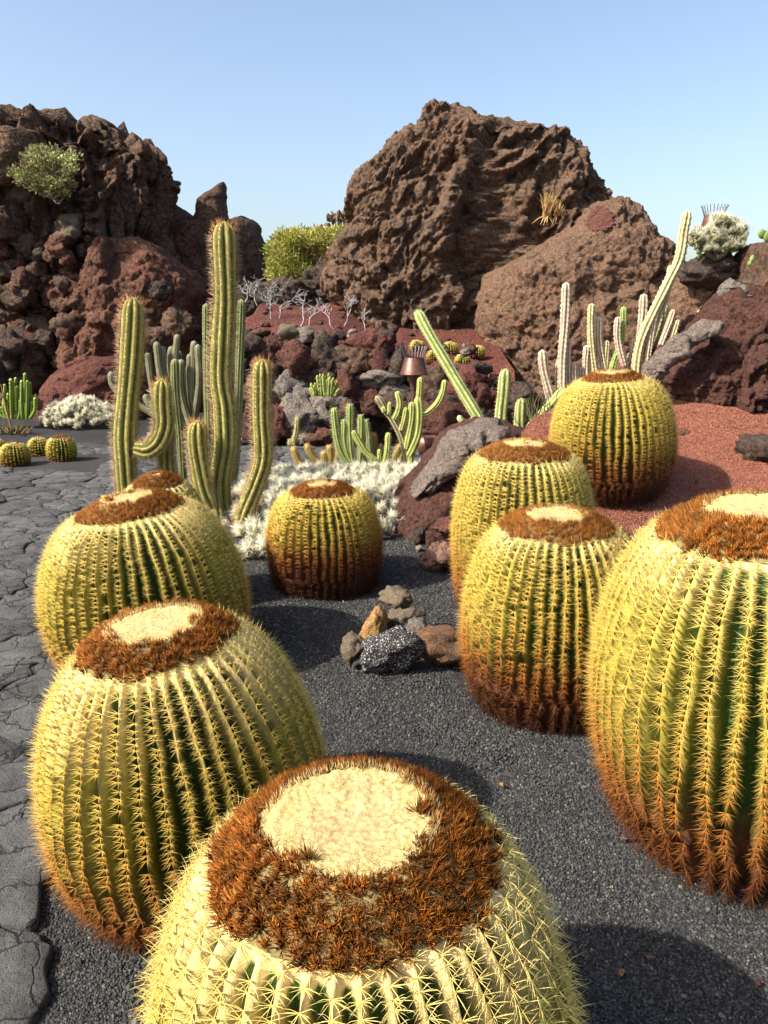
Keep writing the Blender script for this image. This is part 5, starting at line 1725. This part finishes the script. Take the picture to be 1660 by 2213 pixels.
# red ash patch
rows_ = [(445, 1290, 1302), (455, 1280, 1318), (470, 1268, 1328), (485, 1262, 1330), (500, 1276, 1308)]
grid = []
for py in np.linspace(445, 500, 40):
    l_, r_x = np.interp(py, [q[0] for q in rows_], [q[1] for q in rows_]), np.interp(py, [q[0] for q in rows_], [q[2] for q in rows_])
    for u_ in np.linspace(0, 1, 40):
        px = l_ + (r_x - l_) * u_ + 3 * math.sin(py * .8 + u_ * 5)
        edge = min(u_, 1 - u_, (py - 444) / 40, (501 - py) / 40) < .03
        cands = [h_ for h_ in (hit(BV_LOBE, px, py, 99), hit(BV_BIG, px, py, 99)) if h_[1] < 50]
        q = min(cands, key=lambda h_: h_[1]) if cands else P(px, py, 12.6)
        grid.append(q + np.array([0, .05 if edge else -.03, 0]))
grid = np.array(grid)
ii = np.arange(1600).reshape(40, 40)
o = mk('ash_patch', grid, np.stack([ii[:-1, :-1], ii[1:, :-1], ii[1:, 1:], ii[:-1, 1:]], -1).reshape(-1, 4), M_RED)
tag(o, 'brick red ash streak on the right shoulder of the big crag', 'ash streak')
# prickly pear pads
root = plant('prickly_pear', P(1650, 520, 9.0), 'pale green prickly pear pads at the right edge on the skyline', 'cactus')
for (px, py, a_, b_, rt_) in ((1648, 506, 12, 10, .3), (1660, 512, 12, 12, -.2), (1668, 500, 12, 14, 0), (1625, 560, 5, 9, .3), (1620, 570, 4, 6, -.4), (1512, 552, 4, 8, .2), (1508, 545, 3, 5, -.2)):
    Yp = 8.95 if px > 1600 else 10.0
    q = P(px, py, Yp)
    V, F = ICO[3]
    V = V * np.array([PX(a_, Yp, 2.5), .025, PX(b_, Yp, 2.5)])
    V = V @ np.array(Euler((0, rt_, .3)).to_matrix()).T + q
    mk('pad', V, F, M_LEAF, root, {'col': np.tile([.26, .34, .10], (len(V), 1))})

# ------------------------------------------------------------------ rusty lamps with combs of rods
M_RUSTM, n, b, out = new_mat('rusted_steel')
tc = n.nodes.new('ShaderNodeTexCoord').outputs['Object']
cc = ramp(n, [(.3, (.045, .02, .014)), (.5, (.12, .05, .032)), (.75, (.22, .10, .06))], noise_node(n, tc, 9, 8, .7))
n.links.new(cc, b.inputs['Base Color'])
b.inputs['Roughness'].default_value = .42
b.inputs['Metallic'].default_value = .35
M_ROD, n, b, out = new_mat('steel_rod')
b.inputs['Base Color'].default_value = (.18, .15, .14, 1)
b.inputs['Metallic'].default_value = .8
b.inputs['Roughness'].default_value = .35

def lathe(name, prof, cx, cy, mat, parent, seg=40):
    prof = np.array(prof, float)
    th = np.arange(seg) / seg * 2 * math.pi
    V = np.stack([cx + prof[:, 0:1] * np.cos(th), cy + prof[:, 0:1] * np.sin(th), np.broadcast_to(prof[:, 1:2], (len(prof), seg))], -1).reshape(-1, 3)
    idx = np.arange(len(prof) * seg).reshape(-1, seg)
    nx = np.roll(idx, -1, 1)
    F = np.stack([idx[:-1], nx[:-1], nx[1:], idx[1:]], -1).reshape(-1, 4)
    return mk(name, V, F, mat, parent)
def lamp(px, py_top_rods, py_rim, py_bot, wt, wb, Y, zfoot, label, neck=(11, 7, 28), comb_out=3, nrod=22):
    top, rim, bot = P(px, py_top_rods, Y), P(px, py_rim, Y), P(px, py_bot, Y)
    x, zt, zr, zb = rim[0], top[2], rim[2], bot[2]
    u = PX(1, Y, zr)
    root = empty('garden_lamp', (x, Y, zfoot), label, 'lamp', 'rusty lamps with combs of rods')
    lathe('lamp_shade', [(wt * u - .006, zr - .006), (wt * u - .002, zr), (wt * u, zr - .004), (wb * u - .004, zb + .02), (wb * u + .002, zb + .016), (wb * u + .002, zb), (wb * u - .006, zb), (neck[0] * u, zb + .012),
                         (neck[0] * u, zb + .02), (wb * u - .012, zb + .026), (wt * u - .010, zr - .01)], x, Y, M_RUSTM, root)
    lathe('neck', [(neck[0] * u, zb + .02), (neck[0] * u, zb - neck[2] * u * .45), (neck[0] * u * .93, zb - neck[2] * u * .5), (neck[1] * u, zb - neck[2] * u), (neck[1] * u, zb - neck[2] * u * 1.1)], x, Y, M_RUSTM, root)
    lathe('pole', [(neck[1] * u * .8, zb - neck[2] * u), (neck[1] * u * .8, zfoot)], x, Y, M_RUSTM, root, 20)
    for k in range(nrod):
        t = k / nrod * 2 * math.pi
        r0, r1 = (wt - 1.5) * u, (wt + comb_out) * u
        d = np.array([math.cos(t), math.sin(t), 0])
        v, f = tube_arrays([np.array([x, Y, zr - .03]) + d * r0, np.array([x, Y, (zr + zt) / 2]) + d * (r0 + r1) / 2, np.array([x, Y, zt]) + d * r1], [.0042] * 3, 6)
        mk('rod', v, f, M_ROD, root)
lamp(895, 749, 772, 810, 21, 30, 8.9, 0.0, 'rusty lamp with a comb of rods in front of the boulder wall', neck=(12, 6, 30), comb_out=8)
lamp(1543, 444, 466, 520, 20, 30, 10.9, 1.6, 'rusty lamp on the skyline half hidden by the white cholla bush', neck=(8, 7, 20), comb_out=8)
# rusty box with a handle
q = G(923, 988)
u = PX(1, q[1], .1)
root = empty('metal_bucket', q, 'dark rusty square bucket with a wire handle at the foot of the boulder wall', 'bucket')
w0, w1, h_ = 17 * u, 21 * u, 44 * u
def frustum(a0, a1, z0, z1):
    return [[sx * a0, sy * a0, z0] for sx, sy in ((-1, -1), (1, -1), (1, 1), (-1, 1))] + [[sx * a1, sy * a1, z1] for sx, sy in ((-1, -1), (1, -1), (1, 1), (-1, 1))]
V = np.array(frustum(w0, w1, 0, h_) + frustum(w0 - .006, w1 - .006, .01, h_)) + q + [0, .05, 0]
F = np.array([[0, 1, 5, 4], [1, 2, 6, 5], [2, 3, 7, 6], [3, 0, 4, 7], [3, 2, 1, 0], [9, 8, 12, 13], [10, 9, 13, 14], [11, 10, 14, 15], [8, 11, 15, 12], [8, 9, 10, 11], [4, 5, 13, 12], [5, 6, 14, 13], [6, 7, 15, 14], [7, 4, 12, 15]])
mk('shell', V, F, M_RUSTM, root, smooth=False)
hp = [q + [w1 * math.cos(t) * .98, .05, h_ - .005 + .10 * math.sin(t)] for t in np.linspace(math.pi, 0, 14)]
v, f = tube_arrays(hp, [.004] * 14, 5)
mk('handle', v, f, M_ROD, root)
